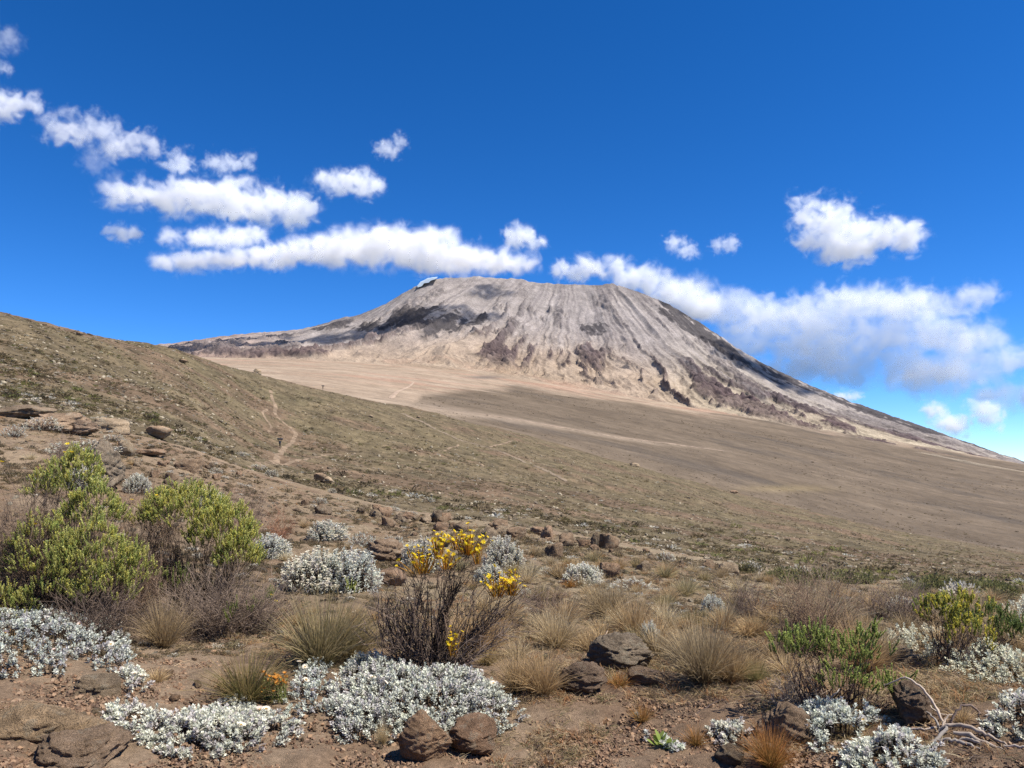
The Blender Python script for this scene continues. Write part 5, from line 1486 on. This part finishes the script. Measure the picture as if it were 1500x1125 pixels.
# the rest of the heath
px, py, x, y, z, d = hill_points(52000)
cl = fbm(x / 9, y / 9, 301, 3) + 0.5 * fbm(x / 3, y / 3, 303, 2)
keep = off_trail(x, y, 1.5) & (hr.random(len(x)) < 0.35 + 0.9 * smooth(-0.3, 0.4, cl))
x, y, z, d, cl = x[keep], y[keep], z[keep], d[keep], cl[keep]; n = len(x)
ms = KINDS['olive'] + KINDS['green'] + KINDS['brown'] + KINDS['pale'] + KINDS['dark']
pr = np.array([.13, .13, .12, .06, .06, .15, .15, .035, .035, .065, .065]); pr /= pr.sum()
sc = (hr.gamma(1.8, 0.19, n) + 0.18) * (0.75 + 0.5 * smooth(0, 0.5, cl))
scatter_stuff('heath_cover', x, y, z - 0.03, np.minimum(sc, 0.009 * d), hr.choice(len(ms), n, p=pr), ms, 0.62, seed=31)
# stones strewn over the far slope
px, py, x, y, z, d = hill_points(14000)
keep = off_trail(x, y, 1.2); x, y, z, d, px, py = x[keep], y[keep], z[keep], d[keep], px[keep], py[keep]; n = len(x)
ROCKS_LO = [rock_mesh(s, 2, 10, 0.6, rough=0.15, col=c_) for s, c_ in ((61, C(0.15, 0.12, 0.09)), (62, C(0.12, 0.095, 0.075)), (63, C(0.30, 0.255, 0.20)), (64, C(0.18, 0.14, 0.105)))]
sc = np.minimum(hr.gamma(1.6, 0.16, n) + 0.12, 0.006 * d + 0.1)
scatter_stuff('hill_stones', x, y, z, sc, hr.choice(4, n, p=[.3, .3, .15, .25]), ROCKS_LO, 0.9, 0.3, 33)
for i in np.argsort(-sc / d)[:0]: pass
# single boulders that stand out on the far slope and along its crest
for a, b, w, h, lb in [(65, 459, 9, 4, 'dark boulder on the crest line near the left end of the hill'), (116, 492, 8, 5, 'small dark boulder high on the hill, left'), (268, 532, 12, 5, 'dark boulder below the hill crest, above the trail top left'),
        (378, 548, 12, 8, 'pale boulder on the crest left of the trail top'), (542, 612, 8, 4, 'dark boulder alone on the slope right of the trail'), (613, 613, 7, 4, 'small dark boulder below the crest above the straight track'),
        (468, 706, 18, 12, 'dark grey block on the slope below the trail foot, left of a pair'), (478, 708, 16, 9, 'dark grey block leaning on its left neighbour below the trail foot'), (706, 684, 6, 4, 'small dark stone on the mid slope below the track'),
        (930, 683, 14, 5, 'dark stone group top on the crest right of centre'), (1075, 723, 12, 4, 'dark stone on the crest above the yellow grass patch left'), (480, 562, 5, 2, 'small reddish stone on the crest beside the skyline figure')]:
    stone(a, b, w, h, lb, ROCKS[int(a) % 8], 0.15, name='boulder', cat='boulder')

# gravel and crumbs of lava on the bare soil in front
n = 60000
gx = hr.uniform(-60, 1560, n); gy = 870 + 290 * hr.random(n) ** 0.8
x, y, z, d, ok = ray_land_many(gx, gy, 2.2, 40.0, 400)
g = fbm(x / 0.5, y / 0.5, 311, 3) + 0.25 * smooth(700, 1000, gx[ok]); keep = hr.random(len(x)) < 0.40 + 0.9 * smooth(-0.2, 0.4, g)
x, y, z = x[keep], y[keep], z[keep]; n = len(x)
GV = [rock_mesh(s, 2, 9, 0.75, rough=0.2, col=c_) for s, c_ in ((71, C(0.20, 0.14, 0.10)), (72, C(0.15, 0.10, 0.075)), (73, C(0.26, 0.19, 0.14)), (74, C(0.11, 0.078, 0.06)))]
GVL = []
for s in range(4):
    rng = np.random.default_rng(80 + s)
    v = np.array([[a, b, c] for a in (-.5, .5) for b in (-.5, .5) for c in (-.35, .35)]) * rng.uniform(0.6, 1.0, (8, 3)) + rng.normal(size=(8, 3)) * 0.06
    f = np.array([[0, 1, 3, 2], [4, 6, 7, 5], [0, 4, 5, 1], [2, 3, 7, 6], [0, 2, 6, 4], [1, 5, 7, 3]])
    c_ = [C(0.20, 0.132, 0.085), C(0.16, 0.105, 0.07), C(0.25, 0.175, 0.115), C(0.12, 0.08, 0.055)][s]
    GVL.append(mesh_np('gravel_piece', v, f, M_wood, np.broadcast_to(c_, (8, 3)), False))
scatter_stuff('gravel', x, y, z + 0.002, np.minimum(hr.gamma(1.5, 0.0050, n) + 0.004, 0.024), hr.integers(0, 4, n), GVL, 0.9, 0.5, 35)

# low heath and stones on the near slope
n = 19000
gx = hr.uniform(-60, 1560, n); gt = np.interp(gx, [0, 250, 400, 600, 750, 900, 1100, 1300, 1500], [605, 652, 703, 753, 772, 798, 838, 856, 868])
gy = gt + (965 - gt) * hr.random(n) ** 1.5
x, y, z, d, ok = ray_land_many(gx, gy, 2.6, 60.0, 400); gx = gx[ok]; gy = gy[ok]
g = fbm(x / 1.6, y / 1.6, 331, 4); keep = hr.random(len(x)) < smooth(-0.45, 0.3, g) * 0.95
x, y, z, d = x[keep], y[keep], z[keep], d[keep]; n = len(x)
mn = [low_shrub_mesh(200 + k, 110, p_, leaf=0.15, up=0.7) for k, p_ in enumerate((OLV, OLV, OLV, BRW, BRW, PAL, DRK))]
scatter_stuff('near_heath_cover', x, y, z - 0.01, np.minimum(hr.gamma(2.2, 0.05, n) + 0.05, 0.02 * d), hr.choice(7, n, p=[.17, .17, .12, .22, .20, .07, .05]), mn, 0.5, seed=41)
n = 8000
gx = hr.uniform(-60, 1560, n); gt = np.interp(gx, [0, 250, 400, 600, 750, 900, 1100, 1300, 1500], [605, 652, 703, 753, 772, 798, 838, 856, 868])
gy = gt + (960 - gt) * hr.random(n) ** 1.6
x, y, z, d, ok = ray_land_many(gx, gy, 2.6, 60.0, 400); n = len(x)
scatter_stuff('small_stones', x, y, z, np.minimum(hr.gamma(1.3, 0.035, n) + 0.02, 0.011 * d), hr.choice(4, n, p=[.32, .33, .08, .27]), ROCKS_LO, 0.8, 0.3, 43)

# litter and thin dry grass between the tussocks
def wisp_mesh(seed, c0, c1, n=16, lo=0.4, hi=1.3):
    rng = np.random.default_rng(seed); a = Acc()
    P = rng.normal(size=(n, 3)) * C(0.25, 0.25, 0)
    strips(a, P, rdirs(rng, n, hi, lo), rng.uniform(0.5, 1.0, n), 0.035, 0.3, c0, c1, 2, None, rng)
    return a.mesh('wisp', M_grass)
WS = [wisp_mesh(1, C(0.26, 0.20, 0.12), C(0.58, 0.48, 0.31)), wisp_mesh(2, C(0.20, 0.15, 0.09), C(0.44, 0.35, 0.22)), wisp_mesh(3, C(0.14, 0.13, 0.07), C(0.30, 0.27, 0.14)), wisp_mesh(4, C(0.26, 0.13, 0.06), C(0.42, 0.26, 0.13), lo=0.1, hi=0.7), wisp_mesh(5, C(0.12, 0.095, 0.08), C(0.20, 0.165, 0.14), lo=1.0, hi=1.5)]
n = 44000
gx = hr.uniform(-60, 1560, n); gt = np.interp(gx, [0, 250, 400, 600, 750, 900, 1100, 1300, 1500], [610, 655, 705, 755, 775, 800, 838, 858, 870])
gy = gt + (1120 - gt) * hr.random(n) ** 1.4
x, y, z, d, ok = ray_land_many(gx, gy, 2.6, 60.0, 400); gx, gy = gx[ok], gy[ok]
g = fbm(x / 0.9, y / 0.9, 321, 3) + 0.55 * smooth(550, 900, gx) - 0.15 - 0.35 * smooth(955, 1000, gy) - 0.35 * smooth(1000, 1060, gy)
keep = hr.random(len(x)) < smooth(-0.45, 0.3, g)
x, y, z, d = x[keep], y[keep], z[keep], d[keep]; n = len(x)
scatter_stuff('dry_litter', x, y, z, hr.uniform(0.05, 0.14, n) * (0.8 + 0.3 * smooth(6, 20, d)), hr.choice(5, n, p=[.28, .27, .15, .08, .22]), WS, 0.9, 0.2, 37)

# scrub and dark stones on the plain beyond, some metres across
n = 16000
sd_ = np.exp(hr.uniform(math.log(520), math.log(4200), n)); sa = hr.uniform(-0.3, 0.66, n)
x = np.sin(sa) * sd_; y = np.cos(sa) * sd_; g = fbm(x / 260, y / 260, 341, 4)
z = plain_z(x, y); ppx, ppy = to_pix(x, y, z); yb = np.interp(ppx, [400, 560, 600, 620, 680, 760, 850, 930, 1000, 1100, 1500], [900, 760, 600, 582, 576, 570, 580, 594, 606, 614, 680])
keep = (hr.random(n) < smooth(-0.4, 0.3, g)) & (ppy > yb); x, y, z, sd_ = x[keep], y[keep], z[keep], sd_[keep]; n = len(x)
scatter_stuff('plain_scrub', x, y, z - 0.2, (hr.gamma(2.0, 0.35, n) + 0.4) * (0.8 + sd_ / 900), hr.choice(6, n), KINDS['olive'] + KINDS['dark'] + ROCKS_LO[1:2], 0.5, seed=45)
# ---- walkers
def walker(px, py, label, coat, trousers, load_label, seed, face=0.0, pack=True):
    x, y, z, d = spot(px, py)
    if d < 60: d = 330.0; x, y = at_dist(px, py, d)[:2]; z = float(land_z(np.array([x]), np.array([y]))[0])
    t = obj('person', None, loc=(x, y, z), rot=(0, 0, face)); tag(t, label, 'person')
    m_skin, _, b = new_mat('walker_skin', 0.6); b.inputs['Base Color'].default_value = (0.09, 0.045, 0.028, 1)
    m_coat, _, b = new_mat('walker_coat', 0.85); b.inputs['Base Color'].default_value = (*coat, 1)
    m_tr, _, b = new_mat('walker_trousers', 0.85); b.inputs['Base Color'].default_value = (*trousers, 1)
    m_load, _, b = new_mat('load_cloth', 0.8); b.inputs['Base Color'].default_value = (0.03, 0.035, 0.05, 1)
    J = {'pelvis': (0, 0, 0.93, .15), 'waist': (0, 0, 1.08, .14), 'chest': (0, 0.02, 1.30, .17), 'neck': (0, 0.02, 1.47, .065), 'head0': (0, 0.03, 1.56, .09), 'head1': (0, 0.03, 1.68, .095),
         'hl': (-.10, 0, .88, .10), 'kl': (-.12, .20, .50, .065), 'al': (-.12, .08, .09, .045), 'tl': (-.12, .24, .04, .04), 'hr': (.10, 0, .88, .10), 'kr': (.12, -.02, .48, .065), 'ar': (.12, -.25, .12, .045), 'tr': (.12, -.10, .05, .04),
         'sl': (-.20, .02, 1.40, .075), 'el': (-.36, .06, 1.55, .05), 'wl': (-.22, .08, 1.74, .035), 'dl': (-.16, .08, 1.80, .04), 'sr': (.20, .02, 1.40, .075), 'er': (.36, .06, 1.55, .05), 'wr': (.22, .08, 1.74, .035), 'dr': (.16, .08, 1.80, .04)}
    E_ = [('pelvis', 'waist'), ('waist', 'chest'), ('chest', 'neck'), ('neck', 'head0'), ('head0', 'head1'), ('pelvis', 'hl'), ('hl', 'kl'), ('kl', 'al'), ('al', 'tl'), ('pelvis', 'hr'), ('hr', 'kr'), ('kr', 'ar'), ('ar', 'tr'),
          ('chest', 'sl'), ('sl', 'el'), ('el', 'wl'), ('wl', 'dl'), ('chest', 'sr'), ('sr', 'er'), ('er', 'wr'), ('wr', 'dr')]
    ks = list(J); me = bpy.data.meshes.new('body'); me.from_pydata([J[k][:3] for k in ks], [(ks.index(a), ks.index(b)) for a, b in E_], [])
    o = obj('body', me, t); sk = o.modifiers.new('skin', 'SKIN'); lay = me.skin_vertices[0] if me.skin_vertices else None
    if lay is None:
        me.skin_vertices  # created with the modifier
    dg = bpy.context.evaluated_depsgraph_get()
    if len(me.skin_vertices) == 0:
        bpy.context.view_layer.objects.active = o
        bm_ = __import__('bmesh').new(); bm_.from_mesh(me); bm_.verts.layers.skin.verify(); bm_.to_mesh(me); bm_.free()
    for i, k in enumerate(ks):
        me.skin_vertices[0].data[i].radius = (J[k][3], J[k][3] * 0.85); me.skin_vertices[0].data[i].use_root = (k == 'pelvis')
    sb = o.modifiers.new('soft', 'SUBSURF'); sb.levels = sb.render_levels = 1
    dg = bpy.context.evaluated_depsgraph_get(); ev = o.evaluated_get(dg); bm = bpy.data.meshes.new_from_object(ev)
    o.modifiers.clear(); o.data = bm; bm.materials.clear()
    for m in (m_skin, m_coat, m_tr): bm.materials.append(m)
    for p in bm.polygons:
        c = p.center; p.use_smooth = True
        p.material_index = 2 if c.z < 1.0 else (0 if (c.z > 1.50 and abs(c.x) < 0.14) or c.z > 1.72 else 1)
    # the load: a bundle carried on the head, and a rucksack, things of their own
    def soft_box(nm, sx, sy, sz, mat, lab, cat, off, rz=0.0):
        bm = rock_mesh(900 + seed, 2, 0, 1.0, rough=0.05); bm = bm.copy(); bm.materials.clear(); bm.materials.append(mat)
        co = np.empty(len(bm.vertices) * 3, np.float32); bm.vertices.foreach_get('co', co); co = co.reshape(-1, 3); co = np.sign(co) * np.abs(co * 2) ** 0.45 * 0.5 * C(sx, sy, sz); bm.vertices.foreach_set('co', co.astype(np.float32).ravel())
        c, s_ = math.cos(face), math.sin(face)
        q = obj(nm, bm, loc=(x + off[0] * c - off[1] * s_, y + off[0] * s_ + off[1] * c, z + off[2]), rot=(0, 0, face)); tag(q, lab, cat)
    soft_box('load_bundle', 1.25, 0.45, 0.34, m_load, load_label, 'bundle', (0, 0.03, 1.90))
    if pack: soft_box('rucksack', 0.36, 0.26, 0.60, m_load, 'dark rucksack on the back of the walker on the trail', 'rucksack', (0, -0.22, 1.25))
walker(410, 657, 'walker in dark clothes on the trail with arms raised to a load', (0.02, 0.022, 0.035), (0.025, 0.018, 0.02), 'wide dark bundle on the head of the walker on the trail', 1)
walker(473, 569, 'tiny figure on the crest against the tan plain, arms raised', (0.03, 0.025, 0.022), (0.03, 0.025, 0.02), 'wide dark bundle on the head of the figure on the crest', 2, pack=False)

# ---- the ice at the left end of the summit rim
P_ice = [(611, 419), (616, 413), (621, 411), (626, 408), (633, 407), (641, 406), (638, 409), (631, 411), (628, 414), (621, 415), (618, 419), (612, 421)]
bm = bpy.data.meshes.new('glacier'); F_, B_ = [], []
for a, b in P_ice:
    dR = float(np.interp(a, [520, 640, 900], [8900, 8700, 8700]))
    F_.append(tuple(at_dist(a, b, dR - 130))); B_.append(tuple(at_dist(a, b - 0.5, dR + 60)))
n = len(P_ice); bm.from_pydata(F_ + B_, [], [list(range(n))[::-1], list(range(n, 2 * n))] + [[i, (i + 1) % n, n + (i + 1) % n, n + i] for i in range(n)])
m_ice, nt, b = new_mat('glacier_ice', 0.4, 0.4); b.inputs['Base Color'].default_value = (0.72, 0.84, 0.90, 1)
bm.materials.append(m_ice); tag(obj('glacier', bm), 'small pale blue glacier at the left end of the summit rim', 'glacier')

# ================================================================= labels that tell look-alikes apart
MARKS = [('tall lime shrub', 70, 800), ('dome shaped lime shrub', 285, 800), ('big brown boulder', 150, 690), ('pair of white topped bushes', 490, 835), ('yellow flowered bush', 650, 850),
 ('largest olive tussock', 470, 930), ('wedge shaped stone', 907, 960), ('tallest straw tussock', 1030, 960), ('neat round white bush', 853, 842), ('upright dark stone', 873, 795), ('fan of brown stems', 1200, 890),
 ('black twigged bush', 1220, 990), ('yellow green bush', 1390, 915), ('driftwood', 1420, 1080), ('pointed brown stone', 620, 1090), ('long silver mat', 290, 1080), ('low dark lichened stone', 116, 1105),
 ('rust tussock at the bottom edge', 1130, 1100), ('grey bush on the rim', 1168, 835), ('right picture edge', 1505, 860), ('trail bend', 432, 632), ('walker on the trail', 411, 650), ('figure on the crest', 473, 558),
 ('hill crest far left', 0, 470), ('hill crest far right', 1470, 808), ('straight pale track', 700, 652), ('yellow patch on the plain', 1150, 716), ('dark undercut ledge', 100, 628), ('left edge of the hill', -10, 560),
 ('trail top', 396, 572), ('broad leaved rosette', 972, 1090), ('round brown stone', 562, 808), ('block pair below the trail', 473, 702), ('hill crest middle', 850, 660)]
ORD = ['', 'second nearest', 'third nearest', 'fourth nearest', 'fifth nearest', 'sixth nearest', 'seventh nearest', 'eighth nearest', 'ninth nearest', 'tenth nearest', 'eleventh nearest', 'twelfth nearest']
buckets = {}
for o, cat, nm, px, py in LBL:
    k = min(range(len(MARKS)), key=lambda i: (MARKS[i][1] - px) ** 2 + ((MARKS[i][2] - py) * 1.5) ** 2)
    m, mx, my = MARKS[k]; dx, dy = px - mx, (py - my) * 1.5
    rel = ('right of' if dx > 0 else 'left of') if abs(dx) > abs(dy) * 1.6 else ('below' if dy > 0 else 'above') if abs(dy) > abs(dx) * 1.6 else ('below right of' if dx > 0 else 'below left of') if dy > 0 else ('above right of' if dx > 0 else 'above left of')
    buckets.setdefault((nm, m, rel), []).append((dx * dx + dy * dy, o))
for (nm, m, rel), L in buckets.items():
    L.sort(key=lambda p: p[0])
    for i, (_, o) in enumerate(L):
        o['label'] = ('%s %s the %s' % (nm, rel, m)) if len(L) == 1 else '%s %s the %s, %s' % (nm, rel, m, ORD[i] if i else 'nearest one') if i < len(ORD) else '%s %s the %s, far one' % (nm, rel, m)
        if cat and not o.get('category'): o['category'] = cat
